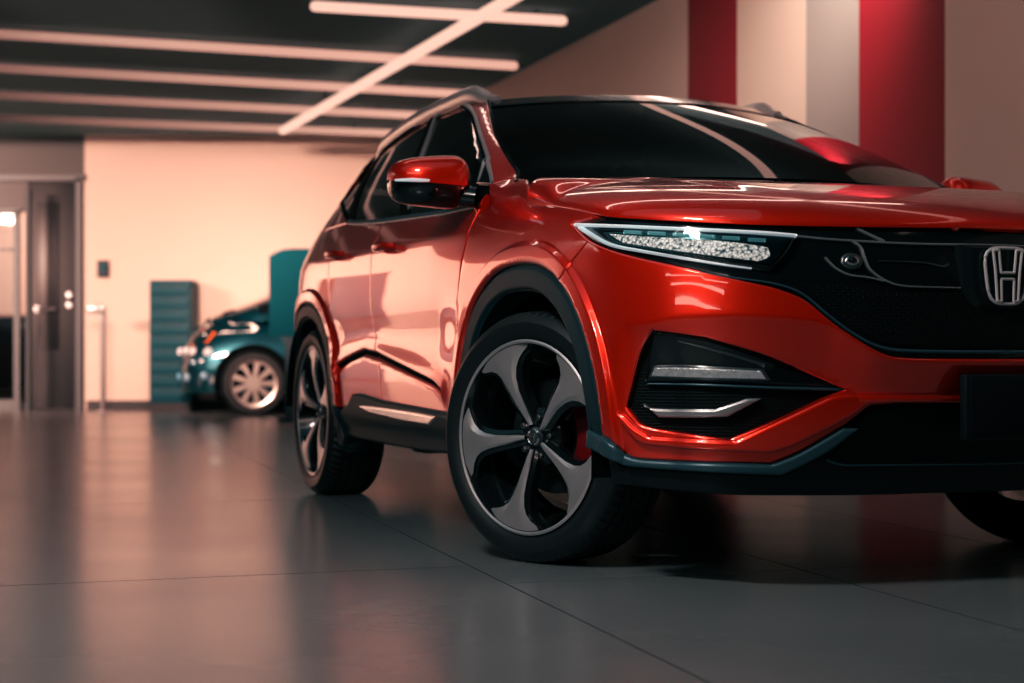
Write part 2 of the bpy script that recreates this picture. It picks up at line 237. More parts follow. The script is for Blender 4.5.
class MB:
    """collects simple solids into one mesh"""
    def __init__(s): s.v = []; s.f = []
    def add(s, v, f):
        k = len(s.v); s.v += [tuple(x) for x in v]; s.f += [tuple(i + k for i in q) for q in f]
    def box(s, c, d, bev=0., R=None):
        hx, hy, hz = d[0] / 2, d[1] / 2, d[2] / 2
        if bev <= 0:
            v = [(x * hx, y * hy, z * hz) for x in (-1, 1) for y in (-1, 1) for z in (-1, 1)]
            f = [(0, 1, 3, 2), (4, 6, 7, 5), (0, 4, 5, 1), (2, 3, 7, 6), (0, 2, 6, 4), (1, 5, 7, 3)]
        else:
            import bmesh
            bm = bmesh.new(); bmesh.ops.create_cube(bm, size=1)
            for q in bm.verts: q.co = (q.co.x * 2 * hx, q.co.y * 2 * hy, q.co.z * 2 * hz)
            bmesh.ops.bevel(bm, geom=bm.edges[:] , offset=bev, segments=2, affect='EDGES', profile=.5)
            v = [tuple(q.co) for q in bm.verts]; f = [tuple(q.index for q in p.verts) for p in bm.faces]; bm.free()
        if R is not None: v = [tuple(R @ Vector(q)) for q in v]
        s.add([(q[0] + c[0], q[1] + c[1], q[2] + c[2]) for q in v], f); return s
    def tube(s, pts, r, n=12, cap=True, flat=1., up=(0, 0, 1)):
        pts = [Vector(p) for p in pts]; rr = r if isinstance(r, (list, tuple)) else [r] * len(pts)
        v = []; f = []
        upv = Vector(up)
        for i, p in enumerate(pts):
            d = (pts[min(i + 1, len(pts) - 1)] - pts[max(i - 1, 0)]).normalized()
            u = upv
            if abs(d.dot(u)) > .97: u = Vector((1, 0, 0)) if abs(d.x) < .9 else Vector((0, 1, 0))
            a = d.cross(u).normalized(); b = a.cross(d).normalized()
            for k in range(n):
                t = 2 * PI * k / n
                v.append(tuple(p + a * math.cos(t) * rr[i] + b * math.sin(t) * rr[i] * flat))
        for i in range(len(pts) - 1):
            for k in range(n):
                f.append((i * n + k, i * n + (k + 1) % n, (i + 1) * n + (k + 1) % n, (i + 1) * n + k))
        if cap: f.append(tuple(range(n))[::-1]); f.append(tuple((len(pts) - 1) * n + k for k in range(n)))
        s.add(v, f); return s
    def lathe(s, prof, n=64, M=None, closed=False):
        """prof: (r, a) pairs round the local Y axis"""
        v = []; f = []
        for (r, a) in prof:
            for k in range(n):
                t = 2 * PI * k / n; p = Vector((r * math.cos(t), a, r * math.sin(t)))
                v.append(tuple(M @ p if M else p))
        m = len(prof)
        for i in range(m if closed else m - 1):
            for k in range(n):
                j = (i + 1) % m
                f.append((i * n + k, i * n + (k + 1) % n, j * n + (k + 1) % n, j * n + k))
        s.add(v, f); return s
    def prism(s, poly, a0, a1, M=None):
        """poly in XZ, extruded along Y from a0 to a1"""
        n = len(poly)
        v = [(x, a0, z) for x, z in poly] + [(x, a1, z) for x, z in poly]
        if M: v = [tuple(M @ Vector(q)) for q in v]
        f = [tuple(range(n)), tuple(range(2 * n - 1, n - 1, -1))] + [(i, i + n, (i + 1) % n + n, (i + 1) % n) for i in range(n)]
        s.add(v, f); return s
    def build(s, name, m, parent=None, auto=.6, label=None, smooth=True):
        o = mkobj(name, s.v, s.f, m, parent, auto=auto, label=label, smooth=smooth)
        import bmesh
        bm = bmesh.new(); bm.from_mesh(o.data); bmesh.ops.recalc_face_normals(bm, faces=bm.faces[:]); bm.to_mesh(o.data); bm.free()
        return o

# ------------------------------------------------------------------ polygon tools
def inside(P, poly):
    P = np.asarray(P); x, y = P[:, 0], P[:, 1]; r = np.zeros(len(P), bool)
    q = np.asarray(poly); n = len(q); j = n - 1
    for i in range(n):
        c = ((q[i, 1] > y) != (q[j, 1] > y))
        with np.errstate(divide='ignore', invalid='ignore'):
            xi = (q[j, 0] - q[i, 0]) * (y - q[i, 1]) / (q[j, 1] - q[i, 1] + 1e-30) + q[i, 0]
        r ^= c & (x < xi); j = i
    return r
def segdist(P, segs):
    """min distance of points to a set of segments (m,4)"""
    P = np.asarray(P, float); best = np.full(len(P), 9.)
    if len(segs) == 0: return best
    S = np.asarray(segs)
    for k in range(0, len(P), 4000):
        p = P[k:k + 4000]
        a = S[None, :, :2]; d = (S[:, 2:] - S[:, :2])[None]
        t = ((p[:, None] - a) * d).sum(2) / np.maximum((d ** 2).sum(2), 1e-12)
        t = np.clip(t, 0, 1)
        q = a + d * t[..., None]
        best[k:k + 4000] = np.sqrt(((p[:, None] - q) ** 2).sum(2)).min(1)
    return best
def catmull(pts, closed=False, n=6):
    """smooth curve through points; a point given with a third item is a corner"""
    out = []; m = len(pts)
    P = [np.array(p[:2], float) for p in pts]; cor = [len(p) > 2 for p in pts]
    for i in range(m if closed else m - 1):
        p1, p2 = P[i], P[(i + 1) % m]
        p0 = P[i - 1] if (closed or i > 0) and not cor[i] else p1
        p3 = P[(i + 2) % m] if (closed or i + 2 < m) and not cor[(i + 1) % m] else p2
        for k in range(n):
            t = k / n
            out.append(.5 * ((2 * p1) + (-p0 + p2) * t + (2 * p0 - 5 * p1 + 4 * p2 - p3) * t * t + (-p0 + 3 * p1 - 3 * p2 + p3) * t ** 3))
    if not closed: out.append(P[-1])
    return out
def resample(poly, step):
    P = [np.asarray(p, float) for p in poly]; out = []
    for i in range(len(P)):
        a, b = P[i], P[(i + 1) % len(P)]; L = np.linalg.norm(b - a)
        if L < 1e-5: continue
        k = max(1, int(math.ceil(L / step)))
        for j in range(k): out.append(a + (b - a) * j / k)
    return np.array(out)
def sstep(x, a, b):
    t = np.clip((x - a) / (b - a), 0, 1); return t * t * (3 - 2 * t)

# ------------------------------------------------------------------ the body surface: plan curve x height
_plan = [(.955, -.30), (.962, 0), (.955, .30), (.925, .55), (.872, .72), (.785, .83), (.64, .895), (.44, .93), (.15, .943), (-.3, .945), (-.9, .945), (-1.6, .945), (-2.3, .945),
         (-2.75, .935), (-3.05, .90), (-3.3, .82), (-3.47, .66), (-3.56, .40), (-3.59, .0), (-3.56, -.40)]
_c = np.array(catmull(_plan, n=40))
_i0 = 40; _i1 = len(_c) - 1 - 40
_c = _c[_i0:_i1 + 1]; _c[0] = (.962, 0); _c[-1] = (-3.59, 0)
_s = np.concatenate([[0], np.cumsum(np.linalg.norm(np.diff(_c, axis=0), axis=1))])
UMAX = _s[-1]
_t = np.gradient(_c, axis=0); _t /= np.linalg.norm(_t, axis=1)[:, None]
_n = np.column_stack([_t[:, 1], -_t[:, 0]])
for _k in (0, -1): _n[_k] = (1, 0) if _k == 0 else (-1, 0)
# smooth the normals a little
for _ in range(12):
    _n[1:-1] = (_n[:-2] + 2 * _n[1:-1] + _n[2:]) / 4
_n /= np.linalg.norm(_n, axis=1)[:, None]
def u_of_x(x): return float(np.interp(-x, -_c[20:-20, 0], _s[20:-20]))

def smooth_table(xs, ys, w=.018):
    g = np.linspace(xs[0], xs[-1], 800); v = np.interp(g, xs, ys)
    k = np.exp(-.5 * (np.arange(-40, 41) * (g[1] - g[0]) / w) ** 2); k /= k.sum()
    vp = np.concatenate([v[0] + (np.arange(-40, 0)) * (v[1] - v[0]), v, v[-1] + np.arange(1, 41) * (v[-1] - v[-2])])
    v = np.convolve(vp, k, 'valid')
    return lambda q: np.interp(q, g, v)
_side = smooth_table([.10, .27, .40, .52, .70, .90, .985, 1.085, 1.20, 1.35, 1.50, 1.70],
                     [-.08, -.035, -.008, -.001, 0, -.004, -.012, -.058, -.113, -.198, -.298, -.45], .010)
_fend = smooth_table([.10, .27, .40, .52, .70, .88, .985, 1.04, 1.12, 1.20, 1.35, 1.50, 1.70],
                     [-.08, -.035, -.008, -.001, 0, -.008, -.030, -.058, -.105, -.140, -.21, -.30, -.45], .022)
_front = smooth_table([.10, .24, .32, .42, .60, .80, .92, 1.02, 1.7], [-.12, -.050, -.024, -.008, 0, -.034, -.074, -.125, -.6], .03)
_rear = smooth_table([.10, .30, .45, .60, .75, 1.0, 1.10, 1.30, 1.50, 1.7], [-.15, -.05, 0, .0, -.03, -.05, -.07, -.17, -.30, -.45], .02)
CREASE = None          # (u, z) of the bumper crease, filled in below
def xw_of_z(z): return -.436 - .859 * (z - 1.148) / .364
def arch_curve(xc, zc, rx, rz, p=2.35, a0=-20, a1=200, n=60):
    out = []
    for i in range(n + 1):
        t = math.radians(a0 + (a1 - a0) * i / n); c, s = math.cos(t), math.sin(t)
        k = (abs(c) ** p + abs(s) ** p) ** (-1 / p)
        out.append((xc + rx * k * c, zc + rz * k * s))
    return out
ARCH_F = dict(xc=-.035, zc=.335, rx=.555, rz=.515)
ARCH_R = dict(xc=-2.69, zc=.335, rx=.505, rz=.485)
def arch_f(x, z, A, grow=0.):
    """signed size measure: metres outside (+) of the arch outline, roughly"""
    rx, rz = A['rx'] + grow, A['rz'] + grow
    q = (np.abs((x - A['xc']) / rx) ** 2.35 + np.abs((z - A['zc']) / rz) ** 2.35) ** (1 / 2.35)
    rad = np.hypot(x - A['xc'], z - A['zc'])
    return rad * (1 - 1 / np.maximum(q, 1e-3))

def shell(uv):
    uv = np.asarray(uv, float); u = np.clip(uv[:, 0], 0, UMAX); z = uv[:, 1]
    bx = np.interp(u, _s, _c[:, 0]); by = np.interp(u, _s, _c[:, 1])
    nx = np.interp(u, _s, _n[:, 0]); ny = np.interp(u, _s, _n[:, 1]); nl = np.hypot(nx, ny); nx /= nl; ny /= nl
    wf = 1 - sstep(u, .78, 1.22); wr = sstep(bx * -1 + 0, 2.95, 3.45)
    wfen = sstep(bx, -.95, -.30)
    o = _side(z) * (1 - wfen) + _fend(z) * wfen
    o = o * (1 - wf) + _front(z) * wf
    o = o * (1 - wr) + _rear(z) * wr
    # windscreen-side rounding of the front pillar
    d = xw_of_z(z) - bx
    hi = sstep(z, 1.10, 1.17) * (1 - wf)
    o -= hi * .035 * np.exp(-(np.clip(d, 0, 9) / .10) ** 2)
    # roof narrowing towards the tail
    o -= sstep(z, 1.05, 1.5) * .07 * sstep(-bx, 1.9, 3.3) * (1 - wr)
    # wheel-arch lips
    side = (1 - sstep(np.abs(nx), .5, .9))
    for A, w in ((ARCH_F, .062), (ARCH_R, .060)):
        q = arch_f(bx, z, A)
        o += side * .017 * (1 - sstep(q, w - .009, w + .006)) * (z < 1.0)
        o -= side * .010 * (sstep(-q, -.012, .004)) * (z < 1.0)
    # hollow in the doors: bone line low down rising to the rear
    dx = sstep(-bx, .55, .85) * (1 - sstep(-bx, 2.05, 2.45))
    zl = .60 + .0 * bx
    o -= dx * .016 * np.exp(-((z - .66) / .085) ** 2)
    if CREASE is not None:
        zc = np.interp(u, CREASE[0], CREASE[1]); t = z - zc
        k = np.log1p(np.exp(np.clip(-t / .004, -30, 30))) * .004      # smooth max(-t,0)
        under = .11 * (1 - np.exp(-k * .62 / .11))
        wc = 1 - sstep(u, .92, 1.12)
        o -= wc * under
    return np.column_stack([bx + nx * o, by + ny * o, z])

def frame(surf, uv, e=.0015):
    """points and unit normals (pointing outwards)"""
    P = surf(uv)
    du = surf(uv + [e, 0]) - surf(uv - [e, 0]); dv = surf(uv + [0, e]) - surf(uv - [0, e])
    n = np.cross(du, dv); l = np.linalg.norm(n, axis=1)[:, None]; n = n / np.maximum(l, 1e-12)
    return P, n

class Surf:
    def __init__(s, f, cen, urange, vrange, nu=420, nv=160):
        s.f = f; s.cen = np.array(cen)
        uv = np.array([((urange[0] + urange[1]) / 2, (vrange[0] + vrange[1]) / 2)])
        s.sign = 1.
        s.ur, s.vr, s.nu, s.nv = urange, vrange, nu, nv; s.cache = None
    def pn(s, uv):
        P, n = frame(s.f, np.asarray(uv, float))
        return P, n * s.sign
    def grid(s):
        g = np.array([(u, v) for u in np.linspace(*s.ur, s.nu) for v in np.linspace(*s.vr, s.nv)])
        P, n = s.pn(g); ok = ((CAMCAR - P) * n).sum(1) > 0
        g, P = g[ok], P[ok]
        s.cache = (g, project(P))
    def trace(s, pts, off=0.):
        """outline points seen in the photograph carried onto the surface -> (u, v)"""
        if s.cache is None: s.grid()
        g, q = s.cache; out = []
        for p in pts:
            p = np.array(p[:2], float); k = np.argmin(((q - p) ** 2).sum(1)); uv = g[k].copy()
            def F(w):
                P, n = s.pn(w[None]); return project(P + n * off)[0]
            lam = 1e-3
            for _ in range(12):
                r = F(uv) - p
                if np.abs(r).max() < .01: break
                e = 1e-3
                J = np.column_stack([(F(uv + [e, 0]) - r - p) / e, (F(uv + [0, e]) - r - p) / e])
                st = np.linalg.solve(J.T @ J + lam * np.eye(2), J.T @ r); st = np.clip(st, -.05, .05); uv = uv - st
            out.append(uv)
        return np.array(out)
SH = Surf(shell, (-1.3, 0, .7), (0., 4.7), (.2, 1.55), 520, 150)
_P, _N = frame(shell, np.array([[2.5, .7]]))
SH.sign = 1. if _N[0, 1] > 0 else -1.

def roundfn(r):
    def f(d):
        t = np.clip(1 - d / r, 0, 1); return -(r - np.sqrt(np.maximum(r * r - (t * r) ** 2, 0)))
    return f

def panel(name, poly, m, parent, surf=SH, holes=(), off=0., roll=.004, depth=.02, res=.03, bres=.012, sides='RL', centre=False, disp=None, label=None, centre_u=0., rollfn=None, guides=None):
    """a sheet cut from a surface along an outline: rounded edge, returned flange, exact normals"""
    loops = [resample(poly, bres)] + [resample(h, bres) for h in holes]
    if centre:
        for L in loops: L[np.abs(L[:, 0] - centre_u) < .012, 0] = centre_u
    segs = []
    for L in loops:
        for i in range(len(L)):
            a, b = L[i], L[(i + 1) % len(L)]
            if centre and a[0] == centre_u and b[0] == centre_u: continue
            segs.append((*a, *b))
    segs = np.array(segs)
    rf = rollfn or (roundfn(roll) if roll > 0 else (lambda d: 0 * d))
    def keep(P):
        r = inside(P, loops[0])
        for h in loops[1:]: r &= ~inside(P, h)
        return r
    lo, hi = loops[0].min(0), loops[0].max(0)
    gx = np.arange(lo[0], hi[0] + res, res); gy = np.arange(lo[1], hi[1] + res, res)
    G = np.array([(x + (res / 2 if j % 2 else 0), y) for j, y in enumerate(gy) for x in gx])
    G = G[keep(G)]
    if len(G): G = G[segdist(G, segs) > max(roll * 1.2, bres * .7)]
    ring = []
    if roll > 0:
        for L in loops:
            n = len(L)
            for i in range(n):
                if centre and L[i][0] == centre_u: continue
                t = L[(i + 1) % n] - L[i - 1]; t = t / max(np.linalg.norm(t), 1e-9); nn = np.array([-t[1], t[0]])
                for fr in (.25, .6, 1.05):
                    for sg in (1, -1): ring.append((*(L[i] + nn * roll * fr * sg), roll * fr))
        ring = np.array(ring); ok = keep(ring[:, :2]); ring = ring[ok]
        d = segdist(ring[:, :2], segs); ring = ring[d > ring[:, 2] * .85][:, :2]
    gd = []
    for gl, stp in (guides or []):
        q = np.asarray(gl)
        q = np.vstack([q[i] + (q[i + 1] - q[i]) * t for i in range(len(q) - 1) for t in [[k / max(1, int(np.linalg.norm(q[i + 1] - q[i]) / stp))] for k in range(max(1, int(np.linalg.norm(q[i + 1] - q[i]) / stp)))]])
        gd.append(q)
    if gd:
        gd = np.vstack(gd); gd = gd[keep(gd)]; gd = gd[segdist(gd, segs) > max(roll * 1.1, .003)]
        if len(G) and len(gd):
            dm = np.array([np.min(((gd - g) ** 2).sum(1)) for g in G]); G = G[dm > .006 ** 2]
    pts = [tuple(p) for L in loops for p in L]
    edges = []; k = 0
    for L in loops:
        n = len(L); edges += [(k + i, k + (i + 1) % n) for i in range(n)]; k += n
    nb = k
    allp = pts + [tuple(p) for p in G] + [tuple(p) for p in ring] + [tuple(p) for p in gd]
    vo, eo, fo, ov, oe, of = delaunay_2d_cdt([Vector(p) for p in allp], edges, [], 0, 1e-6)
    V = np.array([tuple(v) for v in vo]); Fc = np.array([tuple(f) for f in fo if len(f) == 3])
    cen = V[Fc].mean(1); Fc = Fc[keep(cen)]
    area = np.abs(np.cross(V[Fc[:, 1]] - V[Fc[:, 0]], V[Fc[:, 2]] - V[Fc[:, 0]])); Fc = Fc[area > 1e-10]
    def G_(uv):
        P, n = surf.pn(uv)
        d = rf(segdist(uv, segs)) + off
        if disp is not None: d = d + disp(uv)
        return P + n * d[:, None]
    # nudge boundary normals: evaluate slightly inside
    P0 = G_(V)
    e = .0012
    du = G_(V + [e, 0]) - G_(V - [e, 0]); dv = G_(V + [0, e]) - G_(V - [0, e])
    N = np.cross(du, dv); N /= np.maximum(np.linalg.norm(N, axis=1)[:, None], 1e-12); N *= surf.sign
    if centre: N[V[:, 0] == centre_u, 1] = 0; P0[V[:, 0] == centre_u, 1] = 0
    _, Ns = surf.pn(V); bad = (N * Ns).sum(1) < .2; N[bad] = Ns[bad]
    tri = P0[Fc]; fn = np.cross(tri[:, 1] - tri[:, 0], tri[:, 2] - tri[:, 0])
    flip = (fn * N[Fc].mean(1)).sum(1) < 0; Fc[flip] = Fc[flip][:, ::-1]
    # flange
    ec = {}
    for f in Fc:
        for a, b in ((f[0], f[1]), (f[1], f[2]), (f[2], f[0])):
            ec[(a, b)] = 1
    be = [(a, b) for (a, b) in ec if (b, a) not in ec]
    if centre: be = [(a, b) for a, b in be if not (V[a, 0] == centre_u and V[b, 0] == centre_u)]
    vs = [P0]; ns = [N]; fs = [Fc.tolist()]
    if depth > 0 and be:
        base = len(P0); ext = []; en = []; ff = []
        for a, b in be:
            pa, pb = P0[a], P0[b]; ia, ib = pa - Ns[a] * depth, pb - Ns[b] * depth
            n = np.cross(pb - pa, Ns[a]); n /= max(np.linalg.norm(n), 1e-12)
            i = base + len(ext); ext += [pa, pb, ib, ia]; en += [n] * 4; ff.append([i + 1, i, i + 3, i + 2])
        vs.append(np.array(ext)); ns.append(np.array(en) * 1.); fs.append(ff)
    VV = np.vstack(vs); NN = np.vstack(ns); FF = [f for q in fs for f in q]
    F4 = np.array([f if len(f) == 4 else f + [f[2]] for f in FF]); q = VV[F4]; gn = np.cross(q[:, 1] - q[:, 0], q[:, 2] - q[:, 0])
    bad = (gn * NN[F4].mean(1)).sum(1) < 0; FF = [f[::-1] if b else f for f, b in zip(FF, bad)]
    out = []
    def emit(sy):
        v = VV.copy(); n = NN.copy(); f = FF
        # local frame of the car object has y to the left
        v[:, 1] *= -sy; n[:, 1] *= -sy
        if sy == 1: f = [q[::-1] for q in FF]
        return v, n, f
    if centre:
        v1, n1, f1 = emit(1); v2, n2, f2 = emit(-1)
        k = len(v1)
        return [mkobj(name, np.vstack([v1, v2]), f1 + [[i + k for i in q] for q in f2], m, parent, np.vstack([n1, n2]), label=label)]
    for s in sides:
        v, n, f = emit(1 if s == 'R' else -1)
        out.append(mkobj(name, v, f, m, parent if not isinstance(parent, (list, tuple)) else parent[0 if s == 'R' else 1], n, label=label))
    return out

def sheet(name, fn, nu, nv, m, parent, mirror='none', sign=None, cen=None, us=None, vs=None, label=None):
    """structured sheet; fn maps (n,2) in 0..1 to car xyz"""
    us = np.linspace(0, 1, nu) if us is None else np.asarray(us); vs = np.linspace(0, 1, nv) if vs is None else np.asarray(vs)
    uv = np.array([(a, b) for a in us for b in vs]); e = 1e-4
    P = fn(uv); A = np.clip(uv + [e, 0], 0, 1); B = np.clip(uv - [e, 0], 0, 1); D = np.clip(uv + [0, e], 0, 1); E_ = np.clip(uv - [0, e], 0, 1)
    n = np.cross(fn(A) - fn(B), fn(D) - fn(E_)); l = np.linalg.norm(n, axis=1)
    n = n / np.maximum(l, 1e-15)[:, None]
    cen = np.array(cen if cen is not None else (-1.2, 0, .6))
    if (n * (P - cen)).sum() < 0: n = -n
    nb = l < 1e-12
    n[nb] = (0, 0, 1)
    if mirror == 'merge': n[np.abs(P[:, 1]) < 1e-6, 1] = 0; n /= np.linalg.norm(n, axis=1)[:, None]
    F = []
    nv = len(vs)
    for i in range(len(us) - 1):
        for j in range(nv - 1):
            a = i * nv + j; F.append([a, a + 1, a + nv + 1, a + nv])
    F = np.array(F); q = P[F]; fnm = np.cross(q[:, 2] - q[:, 0], q[:, 3] - q[:, 1]); fl = (fnm * n[F].mean(1)).sum(1) < 0
    F[fl] = F[fl][:, ::-1]; F = F.tolist()
    def em(sy):
        v = P.copy(); w = n.copy(); v[:, 1] *= -sy; w[:, 1] *= -sy
        return v, w, ([f[::-1] for f in F] if sy == 1 else F)
    if mirror == 'merge':
        a = em(1); b = em(-1); k = len(a[0])
        return [mkobj(name, np.vstack([a[0], b[0]]), a[2] + [[i + k for i in f] for f in b[2]], m, parent, np.vstack([a[1], b[1]]), label=label)]
    out = []
    for s in ((1,) if mirror == 'none' else (1, -1)):
        v, w, f = em(s); pp = parent if not isinstance(parent, (list, tuple)) else parent[0 if s == 1 else 1]
        out.append(mkobj(name, v, f, m, pp, w, label=label))
    return out

def ribbon(pts, w, taper=(1, 1)):
    """outline of a strip of width w about a line in (u, v)"""
    P = np.asarray(pts, float); n = len(P); L = []; R = []
    for i in range(n):
        t = P[min(i + 1, n - 1)] - P[max(i - 1, 0)]; t = t / max(np.linalg.norm(t), 1e-9); nn = np.array([-t[1], t[0]])
        k = taper[0] + (taper[1] - taper[0]) * i / (n - 1); L.append(P[i] + nn * w / 2 * k); R.append(P[i] - nn * w / 2 * k)
    return np.array(L + R[::-1])
# ================================================================== THE RED CAR
_ti = [0]; _tr = []
def T(*pts, **k):
    """next outline on the body surface, as (u, z)"""
    i = _ti[0]; _ti[0] += 1
    if OUTLINES: return np.array(OUTLINES[i], float).reshape(-1, 2) / 1e4
    r = SH.trace(catmull(list(pts), n=k.get('n', 4)) if not k.get('raw') else list(pts)); r = np.round(r, 4); _tr.append(r); return r
def UX(x, z): return (u_of_x(x), z)
U = lambda *pts: np.array(pts, float)
def cat(*a): return np.vstack([np.atleast_2d(x) for x in a])

_cr = T((625, 322), (646, 324), (682, 318), (748, 316), (819, 322), (850, 337), (878, 355), (905, 362), (960, 363))
_o = np.argsort(_cr[:, 0]); CREASE = (np.concatenate([[0], _cr[_o][:, 0], [1.1, 5]]), np.concatenate([[_cr[_o][0, 1]], _cr[_o][:, 1], [_cr[_o][-1, 1] - .03, _cr[_o][-1, 1] - .05]]))

suv = empty('sport_utility_vehicle', (CAR0[0], CAR0[1], 0), math.atan2(AX[1], AX[0]),
            'glossy red sport utility vehicle with tinted windows and two-tone five-spoke wheels, in the foreground', 'car')

def arch_uv(A, grow, a0, a1, n=50):
    A = dict(A); A['rx'] += grow; A['rz'] += grow
    return np.array([UX(x, z) for x, z in arch_curve(a0=a0, a1=a1, n=n, **A)])
ZSILL = .335   # where paint meets sill cladding, front

# ---- seam lines
seamH = T((527, 205.5), (545, 205.5), (565, 207.5), (585, 212), (600, 217))                       # bonnet side seam
hoodF = T((600, 217), (640, 219), (700, 222.5), (760, 225), (830, 226.5), (900, 227.5), (960, 228), (1000, 228.2)); hoodF[-1, 0] = 0
hl_tip = T((571, 223.5), raw=1)
seamB = T((588, 241), (576, 256), (565, 270), (556, 284))                                         # wing to bumper
low_hl = T((571, 223.5, 1), (588, 240), (610, 250), (640, 258), (678, 266), (720, 275.5), (760, 284), (780, 289), (806, 300), (833, 322), (859, 340), (885, 354), (906, 358), (960, 359), (1003, 359)); low_hl[-1, 0] = 0
k_tip2seam = T((571, 223.5), (579, 232), (588, 240.5), raw=1)
# angle on the front arch where seams meet
def arch_angle(A, uv):
    x = np.interp(uv[0], _s, _c[:, 0]); return math.degrees(math.atan2((uv[1] - A['zc']) / A['rz'], (x - A['xc']) / A['rx']))
seamB_end = seamB[-1]
aB = arch_angle(ARCH_F, seamB_end)
def arch_pt(A, ang):
    c, s = math.cos(math.radians(ang)), math.sin(math.radians(ang)); k = (abs(c) ** 2.35 + abs(s) ** 2.35) ** (-1 / 2.35)
    return UX(A['xc'] + A['rx'] * k * c, A['zc'] + A['rz'] * k * s)
trimtop = T((590, 429), (600, 434), (612, 442), (631, 457), (660, 460.5), (707, 462.5), (771, 464, 1), (800, 452), (842, 427.5, 1))
aT = arch_angle(ARCH_F, trimtop[0])
door_f = T((470, 228), (467, 240), (461, 268), (457, 300), (455.5, 340))
xdf = [float(np.interp(q[0], _s, _c[:, 0])) for q in door_f]
# ---- bonnet ---------------------------------------------------------------
Bd_uv = cat(seamH, hoodF[1:]); Bd = shell(Bd_uv); Bl = np.concatenate([[0], np.cumsum(np.linalg.norm(np.diff(Bd, axis=0), axis=1))]); Bl /= Bl[-1]
Bd[-1, 1] = 0
_g = np.linspace(0, 1, 300); _d = np.column_stack([np.interp(_g, Bl, Bd[:, i]) for i in range(3)])
_m = _d[::-1][1:60] * [1, -1, 1]; _a = 2 * _d[0] - _d[1:60][::-1]; _e = np.vstack([_a, _d, _m])
_k = np.exp(-.5 * (np.arange(-36, 37) / 11.) ** 2); _k /= _k.sum()
_e = np.column_stack([np.convolve(_e[:, i], _k, 'same') for i in range(3)])[59:59 + 300]
_w = sstep(_g, .0, .05)[:, None]; Bd = _d * (1 - _w) + _e * _w; Bl = _g; Bd[-1, 1] = 0
HX0 = Bd[0, 0]
def bonnet(uv):
    t, s = uv[:, 0], uv[:, 1]
    b = np.column_stack([np.interp(t, Bl, Bd[:, i]) for i in range(3)])
    rho = np.sin(s * PI / 2)
    x = HX0 + rho * (b[:, 0] - HX0); y = rho * b[:, 1]
    zt = 1.120 - .100 * (x - HX0) - .020 * (x - HX0) ** 2 - .006 * (y / .85) ** 2
    # raised centre with a soft edge that converges to the nose
    ye = .63 - .16 * (x - HX0)
    zt = zt + .007 * (1 - sstep(np.abs(y), ye - .05, ye + .05)) * (1 - sstep(x, .35, .85))
    k = 1 - np.sqrt(np.clip(1 - rho ** (6 + 50 * (1 - sstep(t, 0, .16))), 0, 1))
    return np.column_stack([x, y, zt * (1 - k) + b[:, 2] * k])
ts = np.linspace(0, 1, 150); ss = 1 - (1 - np.linspace(0, 1, 60)) ** 1.4
sheet('bonnet', bonnet, 0, 0, M_RED, suv, 'merge', us=ts, vs=ss, cen=(.2, 0, .5))

# ---- wings ------------------------------------------------------------------
pillar_seam = T((517.5, 177.5), (500, 180.5), (488, 184))
hoodback = T((527, 178.5), (527.2, 190), (527, 205.5))
arcF = arch_uv(ARCH_F, 0, aB, 188)
wing = cat(hoodback[0], hoodback[1], hoodback[2], seamH[1:], k_tip2seam, seamB[1:-1], arcF, UX(xdf[-1] + .002, .36), UX(xdf[-1], .45), door_f[::-1], T((478, 215), (489, 205), (489, 186), raw=1), pillar_seam[::-1])
gF = [(arch_uv(ARCH_F, g, -20, 200, 90), .010) for g in (.022, .034, .041, .046, .051, .056, .061, .066, .071, .076, .084, .095)]
gR = [(arch_uv(ARCH_R, g, -20, 200, 90), .012) for g in (.022, .034, .041, .046, .051, .056, .061, .066, .071, .078, .09)]
WINGR = panel('wing', wing, M_RED, suv, roll=.0045, depth=.02, guides=gF)
# ---- bumper -----------------------------------------------------------------
pocket = T((651, 331, 1), (640, 350), (632, 380), (625, 407, 1), (633, 417), (645, 427), (690, 435), (729, 440, 1), (780, 419), (826, 397, 1), (846, 389.5, 1), (830, 383), (800, 370), (760, 354), (705, 338))
bumper = cat(low_hl, U((0, T((1003, 404), raw=1)[0, 1])), T((960, 404), (900, 404), (870, 406), (842, 427.5), raw=1), trimtop[::-1][1:], arch_uv(ARCH_F, 0, aT, aB)[1:-1], seamB[::-1][1:-1], k_tip2seam[1:-1][::-1])
BUMP = panel('front_bumper', bumper, M_RED, suv, holes=[pocket], centre=True, roll=.006, depth=.016, res=.022, guides=gF + [(np.column_stack([np.linspace(0, 1.15, 80), np.interp(np.linspace(0, 1.15, 80), CREASE[0], CREASE[1]) + dz]), .012) for dz in (-.05, -.03, -.018, -.010, -.005, 0, .005, .010, .018)])
BUMP = BUMP[0]
# ---- upper grille panel --------------------------------------------------------
grl = cat(hl_tip, seamH[-1], hoodF[1:], low_hl[::-1][:-1])
GR = panel('grille', grl, M_BLK, suv, centre=True, off=-.012, roll=.006, depth=.03, res=.022)[0]
meshp = T((775, 275), (812, 283), (850, 284), (880, 291), (962, 292), (1003, 292)); meshp[-1, 0] = 0
meshq = T((1003, 349), (960, 349), (895, 345), (865, 333), (835, 309), (810, 288), (790, 280)); meshq[0, 0] = 0
panel('grille_mesh', cat(meshp, meshq), M_MESH, GR, centre=True, off=-.008, roll=.004, depth=.01)
def strip(name, pts, w, m, parent, off=.0, roll=None, sides='RL', taper=(1, 1), centre=False, depth=.012, n=5, label=None):
    L = T(*pts, n=n)
    if centre: L[-1, 0] = 0
    r = ribbon(L, w, taper)
    if centre: r[np.abs(r[:, 0]) < .012, 0] = 0
    return panel(name, r, m, parent, off=off, roll=roll or w * .45, depth=depth, res=.02, bres=.008, sides=sides, centre=centre, label=label)
